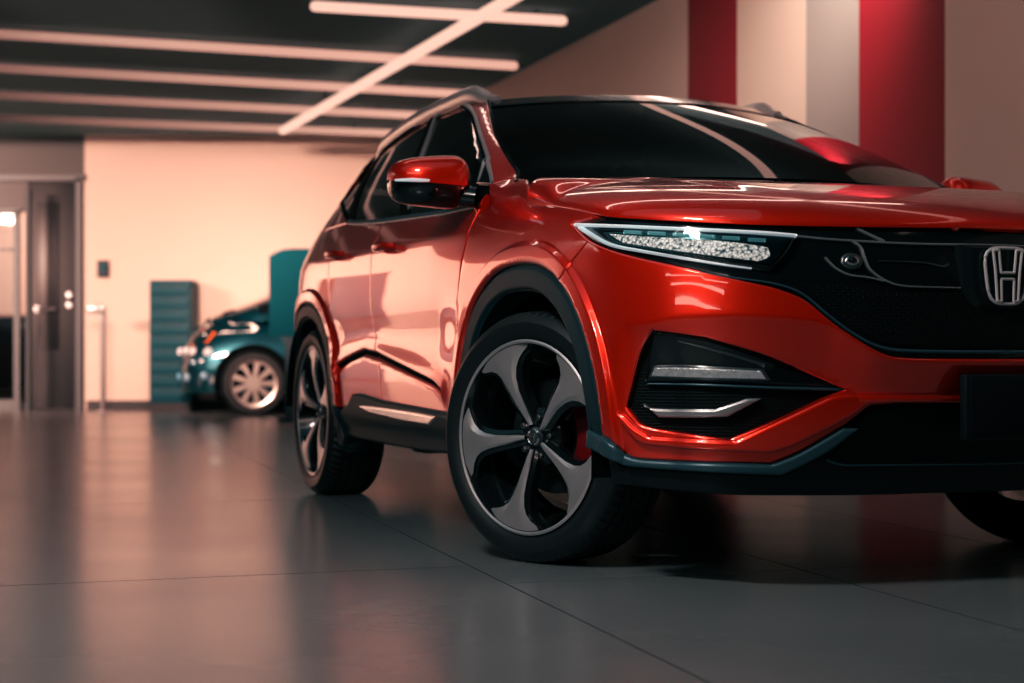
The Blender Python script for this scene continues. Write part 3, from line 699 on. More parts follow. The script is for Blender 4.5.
strip('lower_trim_line', [(690, 270), (735, 277), (775, 283), (803, 293), (830, 315), (856, 334), (882, 347), (915, 351), (1003, 352)], .009, M_TRIM, GR, off=-.002, centre=True, taper=(.3, 1))
strip('upper_trim_line', [(795, 234.5), (830, 238), (880, 241), (930, 243), (1003, 244)], .0045, M_SATCHROME, GR, off=-.004, centre=True)
strip('slanted_trim_line', [(857, 226.5), (866, 231), (886, 240.5)], .007, M_SATCHROME, GR, off=-.004)
strip('swept_trim_line', [(853, 240), (862, 246), (867, 259), (873, 270), (890, 281), (910, 285.5), (962, 287)], .006, M_SATCHROME, GR, off=-.004, taper=(1.1, .5))
strip('swept_trim_line', [(826, 256), (837, 267), (851, 274), (870, 276.5), (885, 280)], .006, M_SATCHROME, GR, off=-.004, taper=(.8, .6))
strip('slim_trim_line', [(881, 259.5), (921, 261), (936, 263.5), (945, 265.5), (951, 263)], .005, M_DARKCH, GR, off=-.006, taper=(.4, 1.2))
# round lamp in the grille
def blob(name, ctr, rx, rz, m, parent, off, roll, sides='RL', depth=.01):
    c = T(ctr, raw=1)[0]
    return panel(name, [(c[0] + rx * math.cos(t), c[1] + rz * math.sin(t)) for t in np.linspace(0, 2 * PI, 24, endpoint=False)], m, parent, off=off, roll=roll, depth=depth, sides=sides, bres=.006)
bz = blob('sensor_lamp', (853, 260), .029, .021, M_DARKCH, GR, -.003, .006)
blob('lamp_lens', (853, 260), .021, .014, M_CHROME, bz, .002, .010)
blob('lamp_centre', (853, 260), .008, .006, M_BLK, bz, .006, .004)

# ---- headlights ---------------------------------------------------------------
hl = T((575, 224.5, 1), (640, 226), (720, 230), (796, 235.5, 1), (787, 252), (772, 268, 1), (720, 262), (660, 254.5), (608, 246), (590, 238))
HL = panel('headlight', hl, M_BLK, suv, off=-.006, roll=.006, depth=.02)
M_HLIN = mat('headlight_inner', (.02, .075, .085, 1), .25, .5)
def crystals(name, e):
    m = mat(name, (.7, .72, .72, 1), .12, .85, emit=(.85, .95, 1, 1), estr=e)
    nt = m.node_tree; b = nt.nodes['Principled BSDF']
    tc = nt.nodes.new('ShaderNodeTexCoord'); v = nt.nodes.new('ShaderNodeTexVoronoi'); v.inputs['Scale'].default_value = 130
    mp = nt.nodes.new('ShaderNodeMapping'); mp.inputs['Scale'].default_value = (1, 1, 1.1)
    nt.links.new(tc.outputs['Object'], mp.inputs[0]); nt.links.new(mp.outputs[0], v.inputs['Vector'])
    bp = nt.nodes.new('ShaderNodeBump'); bp.inputs['Strength'].default_value = 1; bp.inputs['Distance'].default_value = .01
    nt.links.new(v.outputs['Distance'], bp.inputs['Height']); nt.links.new(bp.outputs['Normal'], b.inputs['Normal'])
    rp = nt.nodes.new('ShaderNodeValToRGB'); rp.color_ramp.elements[0].position = .12; rp.color_ramp.elements[1].position = .85
    rp.color_ramp.elements[0].color = (.95, .80, .74, 1); rp.color_ramp.elements[1].color = (.02, .05, .06, 1)
    nt.links.new(v.outputs['Distance'], rp.inputs[0]); nt.links.new(rp.outputs[0], b.inputs['Emission Color']); nt.links.new(rp.outputs[0], b.inputs['Base Color'])
    return m
M_CRY = crystals('crystal_reflector', .85)
inn = T((600, 232, 1), (640, 231), (720, 234), (790, 238, 1), (782, 252), (770, 263, 1), (720, 257), (660, 250), (615, 243, 1))
panel('reflector_bowl', inn, M_HLIN, HL, off=-.004, roll=.003, depth=.01)
cryp = T((608, 233.5, 1), (650, 236.5), (700, 239), (740, 242.5), (768, 247, 1), (770, 256), (758, 260.5, 1), (715, 255.5), (660, 248), (622, 242.5, 1))
panel('led_array', cryp, M_CRY, HL, off=.001, roll=.004, depth=.008, res=.015)
# upper row of small projector cells
M_CELL = mat('teal_projector_lens', (.10, .24, .26, 1), .15, .4, emit=(.25, .6, .62, 1), estr=.18)
xs = [(632, 228.6), (656, 229.6), (681, 230.9), (706, 232.4), (731, 234.2), (757, 236.2)]
for i, (px, py) in enumerate(xs):
    panel('projector_cell', T((px - 9, py + 1.2), (px + 9, py + 2), (px + 9, py + 5.6), (px - 9, py + 4.6), raw=1), M_CELL, HL, off=.001, roll=.003, depth=.006, bres=.01)
strip('daytime_light_bar', [(574, 224.5), (620, 226), (700, 229.3), (760, 232), (797, 235)], .007, M_LED, HL, off=.003, taper=(1.2, .8))
strip('daytime_light_bar', [(578, 226.5), (592, 235.5), (611, 245), (640, 250.5), (680, 257), (720, 263.2), (752, 267.5)], .015, M_LED, HL, off=.003, taper=(.9, .10))
panel('clear_lens', hl, M_CLEAR, HL, off=.007, roll=.006, depth=0)

# ---- fog-lamp pocket ------------------------------------------------------------
PK = panel('fog_lamp_pocket', pocket, M_MESH, suv, off=-.020, roll=0, depth=.0)
wedge = T((650, 333, 1), (705, 340), (760, 357), (815, 378, 1), (843, 388, 1), (800, 386.5), (720, 382), (643, 381.5, 1), (646, 355))
panel('gloss_wedge', wedge, M_BLK, PK, off=-.006, roll=.008, depth=.025, disp=lambda q: -.006 * sstep(q[:, 1], .50, .60))
strip('wedge_ridge', [(676, 342), (705, 349), (735, 357), (765, 366)], .008, M_DARKCH, PK, off=-.004, taper=(.4, 1))
FL = panel('fog_lamp', T((652, 366, 1), (700, 366), (764, 369, 1), (772, 381, 1), (700, 379.5), (647, 377.5, 1)), M_DARKCH, suv, off=-.004, roll=.004, depth=.02)
M_CRY2 = mat('fog_reflector', (.30, .32, .33, 1), .3, .7, noise=.9, nscale=90, bump=1., bscale=120, emit=(.9, .95, .95, 1), estr=.10)
panel('fog_lens', T((654, 367.8, 1), (700, 368), (761, 371, 1), (766, 379, 1), (700, 377.7), (651, 375.8, 1)), M_CRY2, FL, off=.001, roll=.004, depth=.01)
strip('pocket_divider', [(645, 384), (700, 385), (760, 387.5), (848, 390)], .008, M_TRIM, PK, off=-.006, taper=(.5, 1))
jp = T((641.7, 404, 1), (652, 409), (715, 409.6, 1), (748, 398.8, 1), (761.5, 399, 1), (727, 417, 1), (690, 418), (657.5, 417.5, 1))
panel('chrome_blade', jp, M_SATCHROME, PK, off=-.001, roll=.007, depth=.02, bres=.008)
# ---- red lower blade ---------------------------------------------------------------
bl = cat(T((617, 411, 1), (624, 414), (636, 426), (651, 435.5, 1), (690, 438), (735, 440, 1), (785, 417), (828, 396.5, 1), (845, 393.5), (900, 393.5), (960, 393.5), (1003, 393.5)),
         T((1003, 402), (960, 402), (900, 402), (868, 403.5, 1), (842, 421), (790, 447, 1), (770, 453, 1), (700, 450), (655, 446, 1), (638, 441), (618, 416, 1)))
bl[np.abs(bl[:, 0]) < .03, 0] = 0
panel('bumper_blade', bl, M_RED, BUMP, off=.016, roll=.012, depth=.05, centre=True, bres=.008, res=.012, disp=lambda q: np.zeros(len(q)))
# black strip painting the shadow in the gap above the blade
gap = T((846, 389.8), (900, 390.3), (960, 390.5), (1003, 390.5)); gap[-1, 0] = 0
panel('gap_shadow_strip', ribbon(gap, .012), M_WELL, BUMP, off=-.0005, roll=.001, depth=.01, centre=True)
# ---- slate trim, chin, lower grille ---------------------------------------------------
trimlow = T((589, 447, 1), (602, 453), (618, 462), (631, 466), (707, 471.5), (781, 474.5, 1), (800, 466), (826, 452), (844, 439, 1), (858, 428.5, 1))
trim = cat(T((590, 430), raw=1), trimtop[1:], trimlow[::-1], arch_uv(ARCH_F, 0, -3, aT)[:-1][::1])
CH = panel('chin_spoiler', cat(U((0, .232)), U((.4, .232), (.75, .236), (1.0, .245), (1.18, .26)), arch_uv(ARCH_F, 0, -9, 5, 6), trimlow[1:], T((868, 408), raw=1), T((905, 405), raw=1), [(0, T((1003, 405), raw=1)[0, 1])]), M_SATIN, suv, off=-.004, roll=.01, depth=.08, centre=True)[0]
panel('slate_trim', cat(trimtop[0], trimtop[1:], T((858, 428.2), raw=1), trimlow[::-1][1:]), M_TRIM, CH, off=.014, roll=.009, depth=.03, bres=.008)
lg = T((868, 410), (900, 408), (1003, 408), (1003, 462), (845, 462), (830, 458), raw=1); lg[np.abs(lg[:, 0]) < .03, 0] = 0
panel('lower_grille', lg, M_MESH, CH, off=.003, roll=.003, depth=.01, centre=True)
strip('chin_line', [(826, 460), (842, 464.5), (870, 465), (1003, 464)], .006, M_TRIM, CH, off=.004, centre=True, taper=(1, .5))
# ---- plate carrier (blank) -----------------------------------------------------------
PY = project(np.array([[.97, 0, .5]]))
def on_front(v, y=0.): return T((1003, v), raw=1)[0, 1]
z0, z1 = on_front(440), on_front(374)
mb = MB().box((.962, 0, (z0 + z1) / 2), (.03, .27, z1 - z0), .006)
LP = mb.build('number_plate_holder', M_SATIN, suv)
MB().box((.979, 0, (z0 + z1) / 2), (.006, .245, z1 - z0 - .03), .002).build('blank_plate', mat('matt_charcoal', (.005, .006, .008, 1), .6, spec=.15), LP)
# ---- emblem ------------------------------------------------------------------------------
fx = float(shell(np.array([[0., .80]]))[0, 0])
def zf(v): return CAMH + (HORY - v) * 4.52 / FPX
zt, zb_ = zf(249), zf(312)
hw = .080
out_ = [(-.118, zt), (.118, zt), (.112, zb_ + .045), (.080, zb_), (-.080, zb_), (-.112, zb_ + .045)]
in_ = [(-.098, zt - .008), (.098, zt - .008), (.092, zb_ + .048), (.072, zb_ + .016), (-.072, zb_ + .016), (-.092, zb_ + .048)]
ym = MB()
v = [(fx + .012, y, z) for y, z in out_] + [(fx + .026, y * .97, z) for y, z in in_] + [(fx - .02, y, z) for y, z in out_]
f = [tuple(range(6, 12))] + [(i, (i + 1) % 6, 6 + (i + 1) % 6, 6 + i) for i in range(6)] + [(12 + i, 12 + (i + 1) % 6, (i + 1) % 6, i) for i in range(6)]
v = [(a - .006, b, c) for a, b, c in v]
ym.add(v, f)
EMB = ym.build('emblem_plate', mat('graphite_panel', (.010, .012, .014, 1), .3, .3), suv, auto=.3)
ez = (zf(252) + zf(306)) / 2; eh = zf(252) - zf(306)
def rrect(hw_t, hw_b, h, k=.9, n=40):
    o = []
    for i in range(n):
        t = 2 * PI * i / n; c, s = math.cos(t), math.sin(t); q = (abs(c) ** 4 + abs(s) ** 4) ** (-.25)
        yy, zz = q * c, q * s; w = hw_b + (hw_t - hw_b) * (zz + 1) / 2
        o.append((yy * w, ez + zz * h / 2))
    return o
rg = MB(); R0 = rrect(.070, .052, eh); xo = fx + .030
rg.tube([(xo, y, z) for y, z in R0] + [(xo, *R0[0])], .0042, 8, cap=False)
# the H: two flared uprights and a bar
for s in (-1, 1):
    a = [(s * .046, ez + eh * .44), (s * .030, ez + eh * .45), (s * .022, ez + .012), (s * .020, ez - .006), (s * .024, ez - eh * .44), (s * .036, ez - eh * .43), (s * .034, ez)]
    rg.tube([(xo + .004, y, z) for y, z in [(s * .043, ez + eh * .45), (s * .036, ez + .01), (s * .031, ez - eh * .44)]], .0038, 8)
    rg.tube([(xo + .004, y, z) for y, z in [(s * .026, ez + eh * .46), (s * .020, ez + .008)]], .0034, 8)
    rg.tube([(xo + .004, y, z) for y, z in [(s * .019, ez - .008), (s * .018, ez - eh * .46)]], .0034, 8)
    rg.tube([(xo + .004, y, z) for y, z in [(s * .043, ez + eh * .45), (s * .026, ez + eh * .46)]], .0034, 8)
    rg.tube([(xo + .004, y, z) for y, z in [(s * .031, ez - eh * .44), (s * .018, ez - eh * .46)]], .0034, 8)
rg.tube([(xo + .004, -.020, ez + .008), (xo + .004, .020, ez + .008)], .0036, 8)
rg.tube([(xo + .004, -.019, ez - .008), (xo + .004, .019, ez - .008)], .0036, 8)
rg.build('letter_emblem', M_EMB, EMB, label='satin chrome letter H in a rounded frame')

# ---- wheel-arch claddings ---------------------------------------------------------------------
def clad(A, a0, a1, inx, inz, tail=None, head=None):
    o = arch_uv(A, -.001, a0, a1, 70)
    B = dict(A); B['rx'] -= inx; B['rz'] -= inz
    i = np.array([UX(x, z) for x, z in arch_curve(a0=a0 + 1, a1=a1 - 1, n=70, **B)])
    return cat(o, i[::-1])
bow = lambda q: np.zeros(len(q))
CLF = panel('front_arch_cladding', clad(ARCH_F, 1, 200, .078, .074), M_CLAD, suv, off=.004, roll=.016, depth=.07, bres=.02, res=.02)
CLR = panel('rear_arch_cladding', clad(ARCH_R, -16, 174, .068, .066), M_CLAD, suv, off=.004, roll=.016, depth=.07, bres=.02, res=.02)

# ---- doors ------------------------------------------------------------------------------------------
belt_px = [(347, 223.5), (358, 225), (382, 223), (400, 220), (430, 217), (455, 212), (470, 209)]
belt = T(*belt_px)
redlow = T((340, 404, 1), (345, 402), (353, 393.5), (362, 393.8), (382, 400.5), (410, 406), (447, 413.5))
seamD = T((371, 226), (370, 262), (371, 300), (374, 330), (378, 352), (380, 375), (382, 400))
def xof(uv): return float(np.interp(uv[0], _s, _c[:, 0]))
XD = [(-.556, 1.064), (-.562, 1.0), (-.575, .94), (-.592, .85), (-.606, .75), (-.612, .62), (-.612, .40)]
XS = [(-1.70, 1.095), (-1.672, 1.0), (-1.652, .9), (-1.643, .8), (-1.635, .7), (-1.60, .627), (-1.55, .57), (-1.515, .50), (-1.505, .428)]
XR = [(-2.34, 1.139), (-2.33, 1.0), (-2.31, .88), (-2.27, .80)]
def uvl(L): return np.array([UX(x, z) for x, z in L])
def bz_(x):  # belt height
    return float(np.interp(x, [-3.3, -2.33, -2.17, -1.80, -1.25, -.9, -.55], [1.150, 1.142, 1.124, 1.101, 1.078, 1.064, 1.063]))
def lowz(x): return float(np.interp(x, [-2.12, -2.0, -1.93, -1.80, -1.5, -1.1, -.6], [.375, .402, .443, .449, .428, .416, .402]))
beltd = lambda x0, x1, n=14: [(x, bz_(x)) for x in np.linspace(x0, x1, n)]
lowd = lambda x0, x1, n=14: [(x, lowz(x)) for x in np.linspace(x0, x1, n)]
mold = T((337, 366, 1), (350, 358), (365, 351, 1), (378, 354, 1), (400, 365), (425, 377.5, 1), (435, 383), (442, 391, 1))
moldpoly = cat(mold, uvl([(-.75, .40), (-1.2, .40), (-1.8, .40), (-2.2, .40)]))
moldsegs = np.array([(*mold[i], *mold[i + 1]) for i in range(len(mold) - 1)])
gM = []
for _d in (-.022, -.014, -.008, -.004, 0, .004, .008, .014, .022):
    gM.append((mold + [0, _d], .008))
def doordisp(uv):
    d = segdist(uv, moldsegs); ins = inside(uv, moldpoly)
    # a channel under a raised shoulder, then a flat lower panel
    return np.where(ins, -.012 * np.exp(-(d / .016) ** 2), .010 * np.exp(-(d / .05) ** 2) - .022 * np.exp(-(d / .006) ** 2))
fdoor = cat(uvl(XD), uvl(lowd(-.63, -1.49)), uvl(XS[::-1]), uvl(beltd(-1.68, -.57)))
DF = panel('front_door', fdoor, M_RED, suv, roll=.0045, disp=doordisp, res=.018, guides=gM + gF)
aD = math.degrees(math.atan2((.80 - ARCH_R['zc']) / ARCH_R['rz'], (-2.27 - ARCH_R['xc']) / ARCH_R['rx']))
def arch_ang_at(A, z):
    # forward-side crossing of height z
    for a in np.linspace(-30, 90, 480):
        if arch_pt(A, a)[1] >= z: return a
a1_, a2_ = arch_ang_at(ARCH_R, .40), arch_ang_at(ARCH_R, .775)
rdoor = cat(uvl(XS), uvl(lowd(-1.52, -2.10)), arch_uv(ARCH_R, .002, a1_, a2_), uvl(XR[::-1]), uvl(beltd(-2.32, -1.72)))
DR = panel('rear_door', rdoor, M_RED, suv, roll=.0045, disp=doordisp, res=.018, guides=gM + gR)
UE = u_of_x(-2.9)
# quarter panel wraps on to the tail lamp line
UQ = float(np.interp(-(-3.30), -_c[20:, 0], _s[20:]))
quarter = cat(uvl(XR), arch_uv(ARCH_R, .002, a2_, 178), U((UQ - .16, .55), (UQ - .02, .62), (UQ, .75), (UQ + .02, 1.0), (UQ, 1.15)), uvl(beltd(-3.1, -2.36)))
panel('quarter_panel', quarter, M_RED, suv, roll=.0045, guides=gR)
# sill cladding
sill = cat(uvl(lowd(-.60, -2.12)), arch_uv(ARCH_R, .002, a1_, -14)[1:], uvl([(-2.12, .262), (-1.6, .255), (-1.1, .255), (-.62, .262)]))
SILL = panel('sill_cladding', sill, M_CLAD, suv, off=.012, roll=.016, depth=.08, disp=lambda q: -.018 * (1 - sstep(q[:, 1], .30, .37)))
chs = T((361, 405.5, 1), (375, 406.3), (410, 411), (440, 416.3, 1), (433, 424.2, 1), (405, 419.5), (372, 411.5, 1))
panel('sill_chrome_strip', chs, M_CHROME, SILL, off=.017, roll=.006, depth=.012, bres=.01)
mold_r = [q for q in mold]
panel('door_moulding', ribbon(T((338, 365.8), (350, 358), (365, 351, 1), (377, 354)), .022), M_WELL, DR, off=-.002, roll=.006, depth=.012, bres=.01)
panel('door_moulding', ribbon(T((379, 354.7), (400, 365), (425, 377.5, 1), (435, 383), (442, 391)), .022, (1, 1.2)), M_WELL, DF, off=-.002, roll=.006, depth=.012, bres=.01)

# ---- upper side frame with windows -----------------------------------------------------------------------
def roofz(x): return float(np.interp(x, [-3.4, -3.1, -2.7, -2.3, -1.9, -1.5, -1.295], [1.40, 1.455, 1.495, 1.515, 1.525, 1.522, 1.512]))
dlo = T((493, 183.5, 1), (488.5, 158), (478, 127), (474, 113), (467.5, 104.5), (458, 101), (447, 101.5), (437, 106.5), (424.7, 117.5), (410, 128.5), (398, 137), (375, 156), (355, 177), (342, 197), (340.3, 203), (342.5, 212), (347, 222.5, 1))
beltall = np.array([UX(x, bz_(x) + .002) for x in np.linspace(xof(dlo[-1]), -.60, 30)])
winh = cat(dlo, beltall[1:])
wsl = [(float(xw_of_z(z)), z) for z in np.linspace(1.512, 1.148, 12)]
UT = UQ + .02
roofl = [(u, roofz(float(np.interp(u, _s, _c[:, 0])))) for u in np.linspace(u_of_x(-1.295), UT, 50)]
frame_o = cat(uvl(wsl[::-1]), np.array(roofl), U((UT, 1.30), (UT - .02, 1.153)), uvl(beltd(-3.1, -.57, 40)), T((478, 215), (489, 205), (489, 186), raw=1) + [0, .0])
BF = panel('side_frame', cat(uvl(wsl[::-1]), np.array(roofl), U((UT, 1.30), (UT - .02, 1.153)), uvl(beltd(-3.1, -.57, 40)), T((489, 186), raw=1), pillar_seam[::-1][1:-1]), M_RED, suv, holes=[cat(dlo, beltall[1:-1], UX(-.60, 1.066))], roll=.004, depth=.03)
L1 = T((440, 105.5), (424, 145), (413, 180), (406, 216), raw=1); L2 = T((433, 111), (416, 147), (405, 180), (398, 218), raw=1)
L3 = T((382, 151), (365, 186), (352, 222), raw=1); L4 = T((379, 153), (362, 186), (349, 219), raw=1)
def shrink(poly, d):
    P = resample(poly, .02); n = len(P); out = []
    ar = 0
    for i in range(n): ar += P[i][0] * P[(i + 1) % n][1] - P[(i + 1) % n][0] * P[i][1]
    sg = 1 if ar > 0 else -1
    segs = np.array([(*P[i], *P[(i + 1) % n]) for i in range(n)])
    for i in range(n):
        t = P[(i + 1) % n] - P[i - 1]; t /= max(np.linalg.norm(t), 1e-9); out.append(P[i] + np.array([-t[1], t[0]]) * sg * d)
    out = np.array(out); return out[segdist(out, segs) > d * .93]
def upto(poly, f): return np.array([q for q in poly if f(q)])
def leftof(L, q):  # rearwards (greater u) of line L at the height of q
    o = np.argsort(L[:, 1]); return q[0] > np.interp(q[1], L[o][:, 1], L[o][:, 0])
dl = resample(cat(dlo, beltall[1:-1], UX(-.60, 1.066)), .02); dl = shrink(dl, .013)
def clip(poly, L, rear):
    return np.array([q for q in poly if leftof(L, q) == rear])
def ext(L, a=.0):
    return L
g1 = clip(dl, L1, False); g2 = clip(clip(dl, L2, True), L3, False); g3 = clip(dl, L4, True)
def roll_to(poly):   # start the list where the jump is
    d = np.linalg.norm(np.diff(np.vstack([poly, poly[:1]]), axis=0), axis=1); k = int(np.argmax(d)); return np.roll(poly, -(k + 1), axis=0)
g1, g3 = roll_to(g1), roll_to(g3)
SUR = panel('window_surround', cat(dlo, beltall[1:-1], UX(-.60, 1.066)), M_WELL, BF, holes=[g1, g2, g3], off=-.004, roll=.002, depth=.015)
for g, par in ((g1, DF), (g2, DR), (g3, BF)):
    panel('window_glass', g, M_GLASS, par, off=-.008, roll=0, depth=0, res=.05)
# bright trims
strip('window_trim', [(489.5, 160), (479, 128), (474.6, 113), (468, 105.3), (458, 101.8), (447, 102.3), (438, 106.5)], .013, M_SATCHROME, BF, off=.001)
strip('window_trim', [(437.5, 108), (429, 132), (420, 157), (413, 185), (408, 208)], .014, M_SATCHROME, BF, off=.002)
strip('window_trim', [(438, 106.5), (424.7, 118), (398, 137.5), (375, 156.5), (355, 177.5), (341.5, 197.5), (340.8, 203), (343, 212), (347.3, 222)], .010, M_WELL, BF, off=.001)
panel('belt_trim', ribbon(beltall + [0, .006], .020), M_TRIM, BF, off=.004, roll=.006, depth=.01)
sail = T((476, 183, 1), (480, 168), (485, 156, 1), (490.5, 170), (493, 183.5, 1))
panel('sail_panel', sail, M_BLK, DF, off=.0, roll=.004, depth=.01)
panel('sail_trim', ribbon(T((478, 182), (482, 168), (485.5, 158), (490, 172), (492, 182)), .012), M_SATCHROME, DF, off=.003, roll=.004, depth=.005)

# ---- windscreen ---------------------------------------------------------------------------------
def wsedge(q):
    z = 1.125 + (1.512 - 1.125) * q; x = xw_of_z(z)
    u = np.interp(-x, -_c[20:-20, 0], _s[20:-20]); return shell(np.column_stack([u, z]))
def windscreen(uv):
    p, q = uv[:, 0], uv[:, 1]; e = wsedge(q)
    bow = (.30 * (1 - q) + .16 * q)
    c = 1 - p ** 2
    x = e[:, 0] + bow * c * (1 - .15 * c) + .035 * np.sin(q * PI) * c
    z = e[:, 2] + c * (.015 * (1 - q) + .028 * q) + .012 * np.sin(q * PI)
    return np.column_stack([x, e[:, 1] * p, z])
sheet('windscreen', windscreen, 48, 30, M_GLASS, suv, 'merge')
sheet('windscreen_shade_band', lambda uv: windscreen(np.column_stack([uv[:, 0], .90 + .10 * uv[:, 1]])) + [.004, 0, .004], 40, 4, M_BLK, suv, 'merge')
def roof(uv):
    p, t = uv[:, 0], uv[:, 1]
    u = u_of_x(-1.295) + (UMAX - u_of_x(-1.295)) * t
    x0 = np.interp(u, _s, _c[:, 0]); z = np.interp(-x0, [1.295, 1.5, 1.9, 2.3, 2.7, 3.1, 3.4, 3.6], [1.512, 1.522, 1.525, 1.515, 1.495, 1.455, 1.40, 1.385])
    e = shell(np.column_stack([u, z]))
    y = e[:, 1] * p; c = 1 - p ** 2; w = 1 - sstep(-e[:, 0], 1.2, 2.2)
    x = e[:, 0] + w * .16 * c * (1 - .15 * c)
    return np.column_stack([x, y, e[:, 2] + c * (.028 + .014 * sstep(-e[:, 0], 1.2, 1.9)) * (1 - sstep(-e[:, 0], 2.9, 3.45))])
sheet('roof', roof, 30, 110, M_RED, suv, 'merge')
# rails
M_RAIL = mat('anodised_rail', (.72, .72, .72, 1), .38, .8)
for s in (1, -1):
    P = []
    for x in np.linspace(-1.27, -2.95, 40):
        uu = u_of_x(x); e = shell(np.array([[uu, roofz(x) - .005]]))[0]
        k = min((x + 1.27) / -.16, (2.95 + x) / .16 if x < -2.7 else 9, 1); k = max(0, min(1, (-1.27 - x) / .20, (x + 2.95) / .20)); k = k * k * (3 - 2 * k)
        P.append((x, -s * (e[1] - .035), e[2] + .002 + .046 * k))
    MB().tube(P, [.019 + .008 * min(1, i / 4, (39 - i) / 4) for i in range(40)], 14, flat=1.25).build('roof_rail', M_RAIL, suv)
    # weather strip between pillar and glass
    E_ = wsedge(np.linspace(0, 1, 24)); MB().tube([(a + .002, -s * (b - .004), c + .003) for a, b, c in E_], .007, 8).build('windscreen_seal', M_BLK, suv)
# cowl and wiper blades
MB().tube([(HX0 - .02 + .26 * (1 - (y / .8) ** 2), y, 1.078) for y in np.linspace(-.8, .8, 24)], .025, 8).build('cowl_panel', M_SATIN, suv)

# ---- mirrors --------------------------------------------------------------------------------------
def mirror(s):
    par = DF[0 if s == 1 else 1]
    cx, cy, cz = -.665, 1.020, 1.150
    def f(uv, zlo, zhi, k=1.):
        a, b = uv[:, 0], uv[:, 1]
        w = np.sin((b - .5) * PI); r = np.clip(1 - np.abs(w) ** 4.5, 0, 1) ** (1 / 3.2)
        ang = np.radians(zlo + (zhi - zlo) * a)
        c, sn = np.cos(ang), np.sin(ang)
        hx = np.where(c > 0, .105, .03)
        hz = np.where(sn > 0, .078 - .016 * w, .086 - .006 * w)
        x = cx + hx * np.sign(c) * np.abs(c) ** .8 * r * k - .045 * (w > 0) * w ** 2 - .0 * w
        z = cz + hz * np.sign(sn) * np.abs(sn) ** .8 * r * k + .004 * w
        return np.column_stack([x, cy + .124 * w, z])
    C_ = (cx, cy, cz)
    def one(nm, zl, zh, m_, k=1.):
        fn = lambda uv: f(uv, zl, zh, k)
        if s == -1: return sheet(nm, lambda uv: fn(uv) * [1, -1, 1], 40, 40, m_, par, 'none', cen=(cx, -cy, cz))[0]
        return sheet(nm, fn, 40, 40, m_, par, 'none', cen=C_)[0]
    h = one('mirror_cap', -8, 188, M_RED)
    l = one('mirror_base', 182, 358, M_BLK, .99)
    mb = MB(); mb.tube([(-.60, -s * .880, 1.095), (-.625, -s * .93, 1.102), (-.65, -s * .99, 1.110)], [.046, .044, .042], 14, flat=.75)
    mb.build('mirror_arm', M_BLK, par)
    MB().tube([(cx + .103, -s * (cy + y), 1.140) for y in (.03, .06, .09)] + [(cx + .05, -s * (cy + .125), 1.143)], [.004, .006, .006, .004], 8).build('mirror_indicator', M_LED, par)
    MB().box((cx - .030, -s * cy, cz), (.004, .20, .115), .001).build('mirror_glass', M_CHROME, par)
mirror(1); mirror(-1)

# ---- handles ----------------------------------------------------------------------------------------
for x, z, pr in ((-1.43, .985, DF), (-2.17, 1.00, DR)):
    for s in (1, -1):
        u = u_of_x(x); y = shell(np.array([[u, z]]))[0, 1]
        mb = MB()
        L = [(x - .105 + .21 * i / 12, -s * (y + .012 + .030 * math.sin(PI * min(1, max(0, i / 12))) ** .5), z + .004 * math.sin(PI * i / 12)) for i in range(13)]
        mb.tube(L, [.010 + .008 * math.sin(PI * i / 12) ** .5 for i in range(13)], 12, flat=1.0)
        o = mb.build('door_handle', M_RED, pr[0 if s == 1 else 1])
# ---- tail: lamps, tailgate, window, bumper ----------------------------------------------------------------
M_TAIL = mat('tail_lamp_red', (.25, .004, .006, 1), .12, 0, 1.)
panel('tail_lamp', U((UQ + .03, .86), (UQ + .42, .88), (UQ + .42, .99), (UQ + .03, 1.04)), M_TAIL, suv, off=.002, roll=.008, depth=.03)
panel('tailgate', U((UQ + .03, .55), (UMAX, .55), (UMAX, 1.12), (UQ + .03, 1.14)), M_RED, suv, centre=True, centre_u=UMAX, roll=.005, depth=.02, holes=[])
panel('rear_window', U((UT + .02, 1.155), (UMAX, 1.13), (UMAX, 1.37), (UT + .02, 1.36)), M_GLASS, suv, centre=True, centre_u=UMAX, roll=.003, depth=.01)
panel('rear_bumper', cat(arch_uv(ARCH_R, .002, 176, 179, 3)[::1], U((UQ - .12, .34), (UMAX, .30), (UMAX, .54), (UQ - .16, .54))), M_CLAD, suv, centre=True, centre_u=UMAX, off=.008, roll=.015, depth=.05)

# ---- underbody, wells, cabin ------------------------------------------------------------------------------
ub = MB()
ub.box((-1.35, 0, .33), (4.3, 1.14, .14), .02)
ub.box((-1.35, 0, .34), (1.55, 1.70, .16), .02)
ub.box((.58, 0, .50), (.30, 1.3, .34), .03); ub.box((.0, 0, .62), (1.1, 1.1, .5), .03)
ub.box((-3.2, 0, .55), (.5, 1.4, .5), .03)
ub.build('underbody', M_UNDER, suv)
for x in (-.75, -1.0, -2.0): pass
for i, (bx_, by_) in enumerate(((-.95, .62), (-1.35, .66), (-1.95, .62))):
    for s in (1, -1): MB().box((bx_, -s * by_, .245), (.16, .10, .07), .012).build('jacking_bracket', M_UNDER, suv)
for A in (ARCH_F, ARCH_R):
    for s in (1, -1):
        mb = MB(); pr = arch_curve(**{**A, 'rx': A['rx'] - .05, 'rz': A['rz'] - .05}, a0=-8, a1=176, n=40); n = len(pr)
        v = [(x, -s * .93, z) for x, z in pr] + [(x, -s * .56, z) for x, z in pr]
        v += [(A['xc'], -s * .56, .35)]
        f = [(i, i + 1, n + i + 1, n + i) for i in range(n - 1)] + [(n + i, n + i + 1, 2 * n) for i in range(n - 1)]
        mb.add(v, f); mb.build('wheel_well_liner', M_WELL, suv)
